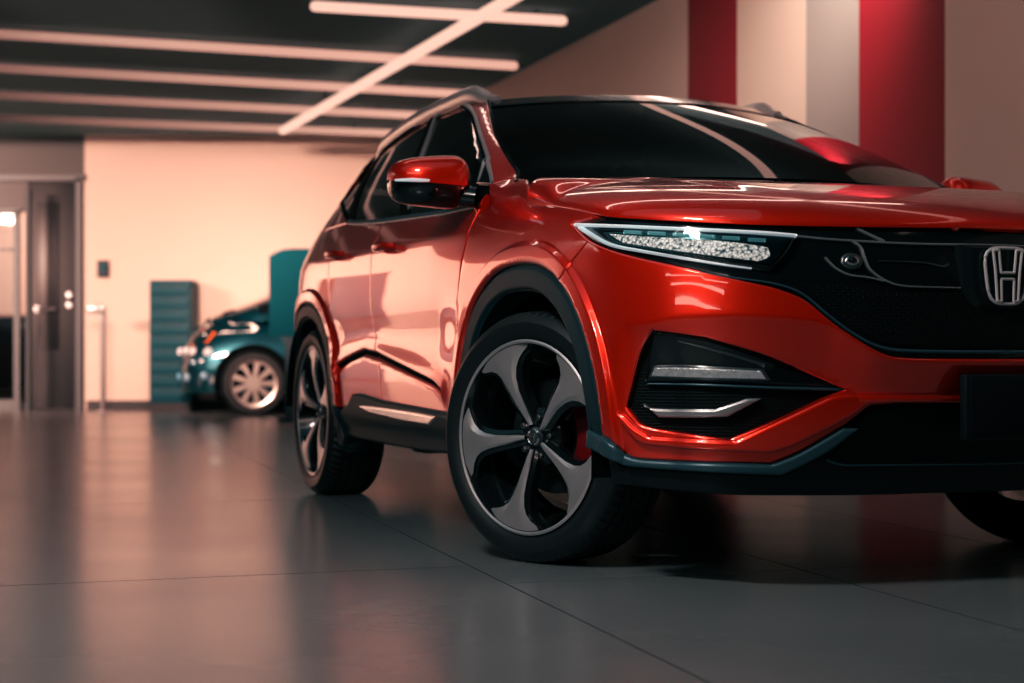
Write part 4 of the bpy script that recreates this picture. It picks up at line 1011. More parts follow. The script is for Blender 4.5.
# inner lining behind the panels so seams read dark
inner = lambda z0, z1, off, x0, x1: None
panel('inner_shell', cat(uvl([(x, .42) for x in np.linspace(-.60, -2.15, 12)]), uvl([(x, 1.05) for x in np.linspace(-2.3, -.5, 12)])), M_WELL, suv, off=-.045, roll=0, depth=0, res=.06, bres=.05)
cab = MB()
cab.box((-.66, 0, .97), (.40, 1.42, .16), .04)
cab.box((-1.9, 0, .50), (2.7, 1.5, .1), .02)
cab.build('dashboard', M_SEAT, suv)
for s in (1, -1):
    mb = MB(); mb.box((-1.42, s * .37, .72), (.50, .50, .16), .05)
    R = Matrix.Rotation(math.radians(-16), 3, 'Y')
    mb.box((-1.72, s * .37, 1.02), (.14, .48, .58), .05, R); mb.box((-1.80, s * .37, 1.37), (.09, .25, .17), .035, R)
    mb.build('front_seat', M_SEAT, suv)
mb = MB(); mb.box((-2.35, 0, .74), (.5, 1.25, .16), .05); mb.box((-2.66, 0, 1.0), (.14, 1.25, .5), .05, Matrix.Rotation(math.radians(-18), 3, 'Y'))
for y in (-.4, 0, .4): mb.box((-2.74, y, 1.29), (.08, .22, .13), .03)
mb.build('rear_bench', M_SEAT, suv)
sw = MB(); sw.tube([(-1.02 - .045 * math.sin(t), .37 + .18 * math.cos(t), 1.04 + .17 * math.sin(t)) for t in np.linspace(0, 2 * PI, 33)], .015, 8, cap=False)
sw.box((-1.0, .37, 1.03), (.05, .14, .09), .02); sw.build('steering_wheel', M_SEAT, suv)
MB().box((-1.02, 0, 1.455), (.02, .22, .06), .008).build('interior_mirror', M_SEAT, suv)

# ---- wheels ------------------------------------------------------------------------------------------------
SPK_M = [(.13, -9), (.22, -8), (.34, -5.5), (.50, -4.5), (.64, -6), (.74, -8.5), (.82, -12.5), (.88, -17), (.93, -21), (.965, -22)]
SPK_P = [(.13, 9), (.22, 9.5), (.34, 10), (.48, 9.5), (.60, 9.5), (.72, 10.5), (.80, 13), (.86, 17), (.915, 22.5), (.965, 24)]
def spoke_mesh(dirdeg, R, grow=0., base=0., thick=.032, facem=None):
    v = []; f = []; fm = []
    n = len(SPK_M)
    def depth(r):   # distance behind the outer face
        return .040 * max(0, 1 - r / .62) ** 1.3 + .006 + base
    rows = []
    for (rm, am), (rp, ap) in zip(SPK_M, SPK_P):
        am -= grow / max(rm, .2); ap += grow / max(rp, .2)
        row = []
        for k in range(6):
            t = k / 5; r = rm + (rp - rm) * t; a = math.radians(dirdeg + am + (ap - am) * t)
            bul = -.004 * (1 - (2 * t - 1) ** 2)
            # a facet: the second third is folded a little lower
            fold = .007 * (1 if k in (0,) else .0) + (.004 if k == 5 else 0)
            row.append((r * R * math.cos(a), depth(r) + bul * .5 + fold, r * R * math.sin(a)))
        rows.append(row)
    for row in rows: v += row
    for i in range(n - 1):
        for k in range(5): f.append((i * 6 + k, i * 6 + k + 1, (i + 1) * 6 + k + 1, (i + 1) * 6 + k)); fm.append(0)
    b = len(v)
    for row in rows: v += [(row[0][0] * .985, row[0][1] + thick, row[0][2] * .985), (row[5][0] * .985, row[5][1] + thick, row[5][2] * .985)]
    for i in range(n - 1):
        f.append((i * 6, (i + 1) * 6, b + (i + 1) * 2, b + i * 2)); fm.append(1)
        f.append((i * 6 + 5, b + i * 2 + 1, b + (i + 1) * 2 + 1, (i + 1) * 6 + 5)); fm.append(1)
    return v, f, fm
def make_wheel(name='wheel', R=.360, RR=.276, W=.235, spokes=(40, 112, 184, 256, 328), parent=None):
    """axis along local Y, outer face towards -Y; origin at the wheel centre"""
    h = W / 2
    prof = [(RR - .012, -h + .020), (RR + .003, -h + .008), (RR + .014, -h + .001), (RR + .030, -h - .006), (RR + .05, -h - .006), (R - .022, -h + .004), (R - .010, -h + .014), (R - .003, -h + .028)]
    tr = []
    for g in (-.060, -.022, .022, .060):
        tr += [(R - .001, g - .006), (R - .009, g - .0045), (R - .009, g + .0045), (R - .001, g + .006)]
    prof = prof + tr + [(r, -a) for r, a in prof[:8][::-1]]
    tyre = MB().lathe(prof, 120).build(name, M_TREAD, parent, auto=.5)
    rim = MB().lathe([(RR + .004, -h + .010), (RR + .003, -h + .002), (RR - .004, -h), (RR - .010, -h + .004), (RR - .014, -h + .014), (RR - .030, -h + .05), (RR - .045, -h + .10), (RR - .05, h - .03), (RR - .01, h - .005)], 96)
    o = rim.build('rim', M_RIMBLK, tyre, auto=.5)
    MB().lathe([(RR + .002, -h + .001), (RR - .003, -h - .0015), (RR - .008, -h + .001), (RR - .009, -h + .006)], 96).build('rim_lip', M_FACE, tyre)
    for d in spokes:
        v, f, fm = spoke_mesh(d, RR, grow=3.0, base=.010, thick=.03)
        v = [(x, -h + y, z) for x, y, z in v]
        v2, f2, fm2 = spoke_mesh(d, RR)
        v2 = [(x, -h + y, z) for x, y, z in v2]; k = len(v)
        o = mkobj('spoke', v + v2, [q for q in f] + [tuple(i + k for i in q) for q in f2], M_RIMBLK, tyre, mats=[M_FACE], fm=[0] * len(f) + [1 if q == 0 else 0 for q in fm2], auto=.35)
    # hub bowl, cap, nuts
    MB().lathe([(0, -h + .045), (.040, -h + .045), (.070, -h + .050), (.085, -h + .062), (.088, -h + .10), (0, -h + .10)], 48).build('hub', M_RIMBLK, tyre)
    MB().lathe([(0, -h + .034), (.016, -h + .034), (.024, -h + .036), (.029, -h + .042), (.030, -h + .05)], 32).build('centre_cap', M_DARKCH, tyre)
    cpm = MB()
    cpm.lathe([(.019, -h + .0335), (.0215, -h + .031), (.024, -h + .0345)], 32)
    for s in (-1, 1): cpm.tube([(s * .010, -h + .032, .013), (s * .007, -h + .032, 0), (s * .006, -h + .032, -.013)], .0022, 6)
    cpm.tube([(-.007, -h + .032, 0), (.007, -h + .032, 0)], .0022, 6); cpm.build('cap_emblem', M_CHROME, tyre)
    for k in range(5):
        a = math.radians(spokes[0] + 36 + 72 * k); M = Matrix.Translation((.057 * math.cos(a), 0, .057 * math.sin(a)))
        MB().lathe([(0, -h + .036), (.007, -h + .036), (.0095, -h + .039), (.010, -h + .06)], 6, M).build('lug_nut', M_STEEL, tyre, auto=.3)
    MB().lathe([(.075, -h + .115), (.165, -h + .115), (.166, -h + .135), (.075, -h + .135)], 64, closed=True).build('brake_disc', M_DISC, tyre)
    cl = MB(); arc = [math.radians(t) for t in np.linspace(-38, 38, 12)]
    v = []
    for a in arc: v += [(r * math.cos(a), y, r * math.sin(a)) for r, y in ((.115, -h + .095), (.180, -h + .095), (.186, -h + .11), (.186, -h + .16), (.115, -h + .16))]
    f = [(i * 5 + k, i * 5 + (k + 1) % 5, (i + 1) * 5 + (k + 1) % 5, (i + 1) * 5 + k) for i in range(11) for k in range(5)] + [(0, 1, 2, 3, 4), (55, 59, 58, 57, 56)]
    cl.add(v, f); cl.build('brake_caliper', M_CALIPER, tyre, auto=.4)
    MB().lathe([(0, -h + .10), (.075, -h + .10), (.075, h), (0, h)], 24).build('wheel_hub_bearing', M_UNDER, tyre)
    return tyre
def copy_tree(o, parent=None):
    c = o.copy(); COL.objects.link(c)
    if parent: c.parent = parent
    for ch in list(o.children): copy_tree(ch, c)
    return c
M_TREAD = mat('tyre_tread_rubber', (.011, .012, .013, 1), .5)
nt = M_TREAD.node_tree; b = nt.nodes['Principled BSDF']
tc = nt.nodes.new('ShaderNodeTexCoord'); sp = nt.nodes.new('ShaderNodeSeparateXYZ'); nt.links.new(tc.outputs['Object'], sp.inputs[0])
at = nt.nodes.new('ShaderNodeMath'); at.operation = 'ARCTAN2'; nt.links.new(sp.outputs['Z'], at.inputs[0]); nt.links.new(sp.outputs['X'], at.inputs[1])
mu = nt.nodes.new('ShaderNodeMath'); mu.operation = 'MULTIPLY'; mu.inputs[1].default_value = 72; nt.links.new(at.outputs[0], mu.inputs[0])
ya = nt.nodes.new('ShaderNodeMath'); ya.operation = 'MULTIPLY_ADD'; ya.inputs[1].default_value = 60; nt.links.new(sp.outputs['Y'], ya.inputs[0]); nt.links.new(mu.outputs[0], ya.inputs[2])
si = nt.nodes.new('ShaderNodeMath'); si.operation = 'SINE'; nt.links.new(ya.outputs[0], si.inputs[0])
# tread sipes only on the running surface
vl = nt.nodes.new('ShaderNodeVectorMath'); vl.operation = 'LENGTH'; cbn = nt.nodes.new('ShaderNodeCombineXYZ')
nt.links.new(sp.outputs['X'], cbn.inputs[0]); nt.links.new(sp.outputs['Z'], cbn.inputs[1]); nt.links.new(cbn.outputs[0], vl.inputs[0])
gt = nt.nodes.new('ShaderNodeMath'); gt.operation = 'GREATER_THAN'; gt.inputs[1].default_value = .350; nt.links.new(vl.outputs['Value'], gt.inputs[0])
mm = nt.nodes.new('ShaderNodeMath'); mm.operation = 'MULTIPLY'; nt.links.new(si.outputs[0], mm.inputs[0]); nt.links.new(gt.outputs[0], mm.inputs[1])
bp = nt.nodes.new('ShaderNodeBump'); bp.inputs['Strength'].default_value = .8; bp.inputs['Distance'].default_value = .004
nt.links.new(mm.outputs[0], bp.inputs['Height']); nt.links.new(bp.outputs['Normal'], b.inputs['Normal'])
W0 = make_wheel(parent=suv)
W0.location = (-.015, -.845, .358); W0.rotation_euler = (0, 0, math.radians(24))
for x, s, st, rot in ((-2.66, 1, 0, 25), (0, -1, 24, 0), (-2.66, -1, 0, 0)):
    w = copy_tree(W0, suv); w.location = (x, -s * .81, .358); w.rotation_euler = (0, math.radians(rot), math.radians(st) + (PI if s == -1 else 0))
# ================================================================== THE ROOM
def struct(name, mb, m, label=None):
    o = mb.build(name, m, None, auto=.5); o['kind'] = 'structure'
    if label: o['label'] = label
    return o
WALLY = 19.96; CEIL = 3.17
def quad(pts): m = MB(); m.add(pts, [tuple(range(len(pts)))]); return m
# ---- floor
mf = mat('polished_floor', (.16, .165, .165, 1), .17, spec=1.)
nt = mf.node_tree; b = nt.nodes['Principled BSDF']
tc = nt.nodes.new('ShaderNodeTexCoord'); sp = nt.nodes.new('ShaderNodeSeparateXYZ'); nt.links.new(tc.outputs['Object'], sp.inputs[0])
def mth(op, a, b_=None, c_=None):
    n = nt.nodes.new('ShaderNodeMath'); n.operation = op
    for i, q in enumerate((a, b_, c_)):
        if q is None: continue
        if isinstance(q, (int, float)): n.inputs[i].default_value = q
        else: nt.links.new(q, n.inputs[i])
    return n.outputs[0]
def lines(ax_, ay_, c0, per, half):
    """joint lines where ax*x + ay*y = c0 + k*per"""
    s = mth('ADD', mth('MULTIPLY', sp.outputs['X'], ax_), mth('MULTIPLY', sp.outputs['Y'], ay_))
    t = mth('DIVIDE', mth('SUBTRACT', s, c0), per); fr = mth('SUBTRACT', t, mth('ROUND', t))
    return mth('LESS_THAN', mth('MULTIPLY', mth('ABSOLUTE', fr), per), half)
a1 = math.radians(19.8); n1 = (-math.sin(a1), math.cos(a1)); c1 = n1[0] * -.118 + n1[1] * 4.845
a2 = math.radians(15.0); n2 = (math.cos(a2), math.sin(a2)); c2 = n2[0] * -.118 + n2[1] * 4.845
sl = mth('ADD', mth('MULTIPLY', sp.outputs['X'], n2[0]), mth('MULTIPLY', sp.outputs['Y'], n2[1]))
right = mth('GREATER_THAN', sl, c2)
jr = mth('MULTIPLY', right, mth('MAXIMUM', lines(n1[0], n1[1], c1 - .39, 2.45, .0022), lines(n2[0], n2[1], c2, .86, .0030)))
jl = mth('MULTIPLY', mth('SUBTRACT', 1., right), mth('MAXIMUM', lines(n1[0], n1[1], c1, 2.45, .0035), mth('MULTIPLY', lines(n2[0], n2[1], c2, 2.6, .003), .35)))
j = mth('MAXIMUM', mth('MAXIMUM', jr, jl), lines(n2[0], n2[1], c2, 100., .0030))
n = nt.nodes.new('ShaderNodeTexNoise'); n.inputs['Scale'].default_value = .9; n.inputs['Detail'].default_value = 5; nt.links.new(tc.outputs['Object'], n.inputs['Vector'])
rp = nt.nodes.new('ShaderNodeValToRGB'); rp.color_ramp.elements[0].position = .3; rp.color_ramp.elements[1].position = .75
rp.color_ramp.elements[0].color = (.165, .185, .19, 1); rp.color_ramp.elements[1].color = (.22, .235, .235, 1); nt.links.new(n.outputs['Fac'], rp.inputs[0])
mx = nt.nodes.new('ShaderNodeMix'); mx.data_type = 'RGBA'; nt.links.new(j, mx.inputs[0]); nt.links.new(rp.outputs[0], mx.inputs[6]); mx.inputs[7].default_value = (.006, .008, .009, 1)
nt.links.new(mx.outputs[2], b.inputs['Base Color'])
rg_ = mth('MULTIPLY_ADD', n.outputs['Fac'], .12, .17); rr = mth('MAXIMUM', rg_, mth('MULTIPLY', j, .8)); nt.links.new(rr, b.inputs['Roughness'])
nb_ = nt.nodes.new('ShaderNodeTexNoise'); nb_.inputs['Scale'].default_value = 55; nt.links.new(tc.outputs['Object'], nb_.inputs['Vector'])
bp = nt.nodes.new('ShaderNodeBump'); bp.inputs['Strength'].default_value = .06; bp.inputs['Distance'].default_value = .002
nt.links.new(mth('SUBTRACT', nb_.outputs['Fac'], mth('MULTIPLY', j, 2.)), bp.inputs['Height']); nt.links.new(bp.outputs['Normal'], b.inputs['Normal'])
struct('floor', quad([(-16, -7, 0), (9, -7, 0), (9, 26, 0), (-16, 26, 0)]), mf)
M_CEIL = mat('ceiling_paint', (.12, .20, .215, 1), .9, noise=.05, nscale=3)
struct('ceiling', MB().box((-3.5, 9.5, CEIL + .1), (25, 33, .2)), M_CEIL)
M_WALL = mat('cream_wall_paint', (.70, .56, .49, 1), .75, noise=.02, nscale=2)
M_DWALL = mat('dark_wall_paint', (.045, .05, .052, 1), .7)
M_FRAME = mat('grey_metal_frame', (.06, .075, .08, 1), .5, .2)
M_REDW = mat('crimson_wall_paint', (.27, .004, .016, 1), .6)
M_TAUPE = mat('shaded_wall_stripe', (.33, .31, .30, 1), .7)  # taupe stripe holds the wall's shading as a flat colour
# back wall: lit cream part, doorway on the left, cream again further left
XL = -4.93
w = MB(); w.box(((XL + 3) / 2, WALLY + .1, CEIL / 2), (3 - XL, .2, CEIL)); struct('wall_back', w, M_WALL)
w = MB(); w.box((-11.2, WALLY + .1, CEIL / 2), (9.4, .2, CEIL)); struct('wall_back_left', w, M_WALL)
# doorway bay
DY = WALLY + .12
hz = 2.68
w = MB(); w.box((-5.70, DY, (hz + CEIL) / 2), (1.58, .16, CEIL - hz)); struct('wall_over_door', w, mat('grey_wall_paint', (.085, .09, .088, 1), .7))
def px(u, d): return (u - CXP) / FPX * d
def pz(v, d): return CAMH + (HORY - v) / FPX * d
# dark door leaf and fixed frame
fr = MB()
for x in (px(81, DY), px(-30, DY)): fr.box((x, DY - .05, hz / 2), (.07, .14, hz))
fr.box((-5.6, DY - .05, hz - .0), (1.4, .14, .07)); struct('trim_1', fr, M_FRAME)
M_DOOR = mat('dark_door_leaf', (.006, .008, .009, 1), .5)
xa, xb = px(29, DY), px(77.5, DY)
d = MB(); d.box(((xa + xb) / 2, DY, hz / 2), (xb - xa, .06, hz - .04), .005)
door = struct('door_1', d, M_DOOR)
zh = pz(309, DY)
hm = MB(); hm.tube([(px(37, DY), DY - .09, zh), (px(58, DY), DY - .09, zh)], .016, 10); hm.tube([(px(38, DY), DY - .09, zh), (px(38, DY), DY - .02, zh)], .016, 10)
hm.lathe([(0, -.02), (.035, -.02), (.035, .02)], 20, Matrix.Translation((px(38, DY), DY - .03, zh))); hm.build('door_handle', M_STEEL, door)
for vv in (295, 305): MB().lathe([(0, -.03), (.03, -.03), (.034, 0), (.034, .02)], 20, Matrix.Translation((px(70, DY), DY - .04, pz(vv, DY)))).build('door_lock', M_STEEL, door)
MB().box(((xa + xb) / 2 - .05, DY - .035, 1.55), (.24, .02, 1.7), .004).build('door_inset_panel', mat('door_panel_black', (.004, .005, .006, 1), .4), door)
# glazed leaf standing left of it, with its transom
g = MB(); x0, x1 = px(-30, DY), px(22, DY); zt_ = pz(212, DY)
g.box((px(18.5, DY), DY - .05, zt_ / 2), (.07, .06, zt_)); g.box(((x0 + x1) / 2, DY - .05, zt_), (x1 - x0, .06, .06)); g.box(((x0 + x1) / 2, DY - .05, pz(250, DY)), (x1 - x0, .05, .03)); g.box(((x0 + x1) / 2, DY - .05, .06), (x1 - x0, .05, .12))
gd = struct('door_2', g, M_FRAME)
quad([(x0, DY - .05, .1), (x1, DY - .05, .1), (x1, DY - .05, zt_), (x0, DY - .05, zt_)]).build('glass_pane', M_SHOPGLASS, gd)
w = MB(); w.box(((x0 + px(29, DY)) / 2, DY, (zt_ + hz) / 2), (px(29, DY) - x0, .08, hz - zt_)); struct('wall_over_glass_door', w, M_DOOR)
# tall pull post on the hinge line
zt2 = pz(190, WALLY - .3)
pp = MB().tube([(px(28.5, WALLY - .3), WALLY - .3, .0), (px(28.5, WALLY - .3), WALLY - .3, zt2)], .035, 16).build('door_post', M_FRAME)
tag(pp, 'tall slim grey metal post standing in front of the dark door', 'post')
# lit room beyond the glass door
w = MB(); w.box((-6.4, 25.4, 1.6), (4.5, .1, 3.2)); struct('wall_far_room', w, M_WALL)
# baseboard
bb = MB().box(((px(87, WALLY) + 3) / 2, WALLY - .012, .055), (3 - px(87, WALLY), .024, .11)); struct('baseboard_back', bb, mat('black_skirting', (.01, .012, .013, 1), .4))
# side wall with painted stripes, one of them painted shading, running back along the car's axis
aw = math.radians(17.6); dw = np.array([math.sin(aw), -math.cos(aw)]); pw = np.array([-.11, 16.1])
def wallpt(u):   # point on the wall line seen at picture column u
    k = (u - CXP) / FPX; t = (k * pw[1] - pw[0]) / (dw[0] - k * dw[1]); return t
t0 = -4.2
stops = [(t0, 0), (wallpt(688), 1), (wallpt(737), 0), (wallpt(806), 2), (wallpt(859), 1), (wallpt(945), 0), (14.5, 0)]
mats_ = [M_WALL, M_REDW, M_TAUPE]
v = []; f = []; fm = []
nrm = np.array([-dw[1], dw[0]])
for i in range(len(stops) - 1):
    ta, tb = stops[i][0], stops[i + 1][0]; A = pw + dw * ta; B = pw + dw * tb
    k = len(v); v += [(A[0], A[1], 0), (B[0], B[1], 0), (B[0], B[1], CEIL), (A[0], A[1], CEIL)]; f.append((k, k + 1, k + 2, k + 3)); fm.append(stops[i][1])
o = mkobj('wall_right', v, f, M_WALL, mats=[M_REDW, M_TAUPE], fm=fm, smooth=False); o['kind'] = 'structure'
# near walls closing the room
struct('wall_front', MB().box((-3.5, -6.9, CEIL / 2), (25, .2, CEIL)), mat('far_dim_wall', (.10, .11, .115, 1), .8))
struct('wall_left', MB().box((-15.9, 6.5, CEIL / 2), (.2, 27, CEIL)), mat('left_dim_wall', (.12, .12, .125, 1), .8))

# ================================================================== LUMINAIRES
M_TUBE = mat('warm_tube_light', (.02, .02, .02, 1), .5, emit=srgb(252, 200, 180), estr=1.12)
M_TUBE2 = mat('warm_tube_light_dim', (.02, .02, .02, 1), .5, emit=srgb(238, 180, 160), estr=.85)
def fade_tube(m):   # the far ends of the long tubes glow less
    nt = m.node_tree; b = nt.nodes['Principled BSDF']; g = nt.nodes.new('ShaderNodeNewGeometry'); sp = nt.nodes.new('ShaderNodeSeparateXYZ'); mr = nt.nodes.new('ShaderNodeMapRange')
    nt.links.new(g.outputs['Position'], sp.inputs[0]); nt.links.new(sp.outputs['X'], mr.inputs[0])
    mr.inputs[1].default_value = -5.4; mr.inputs[2].default_value = -1.2; mr.inputs[3].default_value = .10; mr.inputs[4].default_value = 1.0
    nt.links.new(mr.outputs[0], b.inputs['Emission Strength'])
fade_tube(M_TUBE2)
ZT = CEIL - .07
def tube_light(p, q, m, label, group, r=.037, z=ZT):
    e = empty('tube_light', ((p[0] + q[0]) / 2, (p[1] + q[1]) / 2, z), 0, label, 'light', group)
    a = Vector((p[0] - e.location.x, p[1] - e.location.y, 0)); b_ = -a
    d = (b_ - a).normalized()
    N = 7; A = [a + d * (-r * math.cos(t)) + d * r for t in np.linspace(0, PI / 2, N)]; Ra = [r * math.sin(t) + .0005 for t in np.linspace(0, PI / 2, N)]
    B = [b_ - (x - a) for x in A][::-1]
    MB().tube(A + B, Ra + Ra[::-1], 14).build('diffuser_tube', m, e)
    mb = MB(); L = (b_ - a).length
    for k in (.12, .88):
        c = a + (b_ - a) * k; mb.box((c.x, c.y, (CEIL - z) / 2 + r / 2), (.03, .03, CEIL - z - r), 0)
    mb.build('mounting_bracket', M_FRAME, e)
    return e
def cpt(u, v, z=ZT):  # point at height z seen at (u, v)
    d = (z - CAMH) * FPX / (HORY - v); return np.array([px(u, d), d])
def along(u0, v0, u1, v1, e0=0., e1=0.):
    a, b_ = cpt(u0, v0), cpt(u1, v1); d = (b_ - a) / np.linalg.norm(b_ - a); return a - d * e0, b_ + d * e1
rows = [((310, 6), (567, 21), 0, 0, M_TUBE, 'warm ceiling tube light nearest the viewer, ending short of the wall'),
        ((0, 34), (518, 66), 2.5, 0, M_TUBE2, 'long warm ceiling tube light, second of the parallel row from the viewer'),
        ((0, 68), (445, 93), 2.5, .4, M_TUBE2, 'long warm ceiling tube light, third of the parallel row from the viewer'),
        ((0, 95), (420, 115.5), 2.5, .4, M_TUBE2, 'long warm ceiling tube light, fourth of the parallel row, next but one to the wall'),
        ((0, 118), (400, 133.5), 2.2, .3, M_TUBE2, 'long warm ceiling tube light nearest the cream back wall')]
for (p, q, e0, e1, m_, lab) in rows:
    a, b_ = along(*p, *q, e0, e1); tube_light(a, b_, m_, lab, 'ceiling tube lights')
zc_ = ZT - .11
a, b_ = cpt(282, 131, zc_), cpt(505, 2, zc_); b_ = b_ + (b_ - a) / np.linalg.norm(b_ - a) * 9.2
tube_light(a, b_, M_TUBE, 'bright ceiling tube light running slantwise across all the others', 'ceiling tube lights', r=.044, z=zc_)
# ================================================================== BACKGROUND THINGS
M_TEAL = mat('teal_powder_coat', (.001, .066, .088, 1), .55, spec=.3)
M_TEALS = mat('teal_display_board', (.001, .072, .092, 1), .7, spec=.1)
M_TEALD = mat('dark_teal_edge', (.004, .03, .04, 1), .5)
def locker(name, xc, yc, w, d, h, label, nd=9, group=None):
    e = empty(name, (xc, yc, 0), 0, label, 'cabinet', group)
    MB().box((0, 0, .05), (w - .02, d - .04, .10)).build('plinth', mat('plinth_black', (.008, .009, .01, 1), .5), e)
    MB().box((0, 0, .10 + (h - .1) / 2), (w, d, h - .10), .008).build('carcass', M_TEAL, e)
    hh = (h - .16) / nd
    for k in range(nd):
        z = .13 + hh * (k + .5)
        f = MB().box((0, -d / 2 - .010, z), (w - .05, .022, hh - .014), .005).build('drawer', M_TEAL, e)
        MB().box((0, -d / 2 - .024, z + hh * .28), (w * .6, .012, .012), .003).build('drawer_handle', M_TEALD, f)
    return e
locker('drawer_cabinet', px(171, 19.4), 19.6, .46, .5, pz(280, 19.35), 'tall narrow teal drawer cabinet against the cream wall behind the small car')
locker('drawer_cabinet', -9.3, 19.55, 1.0, .6, 2.15, 'wide unseen teal cabinet left of the doorway, added to reflect in the red car', 5)  # this cabinet and the next are unseen, put in for the paintwork to reflect
locker('drawer_cabinet', -12.0, 19.55, .9, .6, 1.75, 'lower unseen teal cabinet at the far left of the cream wall, added for reflections', 5)
# display stand with a curved top
dx, dy = px(270, 16.4), 16.4
e = empty('display_stand', (dx + .42, dy, 0), 0, 'teal display stand with a gently curved top beside the small car', 'display')
zt = pz(249, 16.4); mb = MB()
P = [(-.42, .80), (.42, .80), (.42, zt - .02)] + [(.42 - .84 * k / 12, zt - .045 + .045 * math.sin(PI / 2 * min(1, (k / 12) / .35)) * (1 if k < 9 else 1) - (.07 * ((k - 9) / 3) ** 2 if k > 9 else 0)) for k in range(1, 13)]
mb.prism(P, -.06, .06); mb.build('display_panel', M_TEALS, e, auto=.4)
MB().prism([(-.27, .03), (.27, .03), (.27, .82), (-.27, .82)], -.04, .05).build('pedestal', M_TEALD, e)
MB().box((0, 0, .015), (.62, .42, .03), .008).build('base_plate', M_TEALD, e)
# post with a card reader head
sx, sy = px(103, 19.2), 19.2; hs = pz(305, 19.2)
e = empty('reader_post', (sx, sy, 0), 0, 'slim brushed steel post with a small reader head beside the doorway', 'post')
MB().tube([(0, 0, 0), (0, 0, hs - .04)], .03, 16).build('pole', M_STEEL, e)
MB().lathe([(0, 0), (.12, 0), (.12, .012), (.03, .02)], 24, Matrix.Rotation(PI / 2, 4, 'X')).build('base_plate', M_STEEL, e)
MB().box((-.07, 0, hs - .05), (.20, .10, .09), .015).build('reader_head', M_STEEL, e)
# wall switch
e = empty('wall_switch', (px(103.5, WALLY), WALLY - .02, pz(269, WALLY)), 0, 'small dark teal control box on the cream wall above the steel post', 'switch')
MB().box((0, 0, 0), (.135, .04, .20), .006).build('housing', M_TEALD, e)
MB().box((0, -.024, .02), (.08, .01, .09), .004).build('rocker', M_TEAL, e)

# ---- the small teal car ---------------------------------------------------------------------
sc_ = empty('compact_car', (0, 0, 0), PI + math.radians(13), 'small dark teal hatchback with an orange indicator and bright alloy wheel behind the red car', 'car')
wx, wy = px(253, 17.9), 17.9
ca, sa = math.cos(sc_.rotation_euler.z), math.sin(sc_.rotation_euler.z)
sc_.location = (wx + sa * .80, wy - ca * .80, 0)      # near front wheel is at local (0, .80)
def pr(xs, ys): return lambda x: np.interp(-x, [-q for q in xs], ys)
topz = smooth_table([-.70, -.62, -.50, -.35, -.1, .3, 3.0, 3.35], [.66, .84, .95, 1.03, 1.10, 1.10, 1.08, .95], .03)
hw_ = smooth_table([-.71, -.66, -.5, -.3, 0, 2.6, 3.1, 3.35], [.58, .70, .79, .82, .84, .84, .78, .60], .04)
def cbody(uv):
    x = .70 - 4.02 * uv[:, 0]; t = uv[:, 1]
    h = topz(-x); w = hw_(-x); zb = .24
    a = t * PI / 2; n = 3.6
    y = w * np.cos(a) ** (2 / n); z = zb + (h - zb) * np.sin(a) ** (2 / n)
    y = y * (1 - .06 * np.clip((.45 - z) / .2, 0, 1)) 
    return np.column_stack([x, y, z])
us_ = np.linspace(0, 1, 90)
sheet('body', cbody, 0, 0, M_TEALCAR, sc_, 'merge', us=us_, vs=np.linspace(0, 1, 40) ** 1.0, cen=(-1.3, 0, .5))
nose = np.array([[.70, 0, .45]])
mb = MB(); pts = cbody(np.column_stack([np.zeros(20), np.linspace(0, 1, 20)]))
v = [(p[0], p[1], p[2]) for p in pts] + [(p[0], -p[1], p[2]) for p in pts[::-1]]; mb.add(v, [tuple(range(len(v)))]); mb.build('nose_panel', M_BLK, sc_)
mb = MB(); pts = cbody(np.column_stack([np.ones(20), np.linspace(0, 1, 20)]))
v = [(p[0], p[1], p[2]) for p in pts] + [(p[0], -p[1], p[2]) for p in pts[::-1]]; mb.add(v, [tuple(range(len(v)))]); mb.build('tail_panel', M_TEALCAR, sc_)
cabz = smooth_table([-.42, .05, .55, 1.1, 1.9, 2.6, 3.05, 3.3], [1.02, 1.20, 1.42, 1.54, 1.56, 1.50, 1.36, 1.05], .03)
def ccab(uv, off=0.):
    x = .42 - 3.72 * uv[:, 0]; t = uv[:, 1]; h = cabz(-x); zb = .98; a = t * PI / 2; n = 3.2
    wb = .80 - .04 * sstep(-x, 2, 3.2) - .25 * (1 - sstep(-x, -.45, .1)); hh = np.maximum(h - zb, .001)
    sn = np.sin(a) ** (2 / n); y = wb * np.cos(a) ** (2 / n) * (1 - .22 * sn * (hh / .55)); z = zb + hh * sn
    return np.column_stack([x, y + off * np.cos(a), z + off * np.sin(a)])
sheet('cabin_roof', ccab, 70, 30, M_TEALCAR, sc_, 'merge', cen=(-1.3, 0, .8))
gm = mat('dark_car_glass', (.006, .008, .010, 1), .06, 0, 1.)
sheet('side_windows', lambda q: ccab(np.column_stack([.13 + .75 * q[:, 0], .10 + .30 * q[:, 1]]), .006), 40, 12, gm, sc_, 'both', cen=(-1.3, 0, .8))
sheet('windscreen', lambda q: ccab(np.column_stack([.03 + .24 * q[:, 0], .50 + .50 * q[:, 1]]), .006), 30, 14, gm, sc_, 'merge', cen=(-1.3, 0, .8))
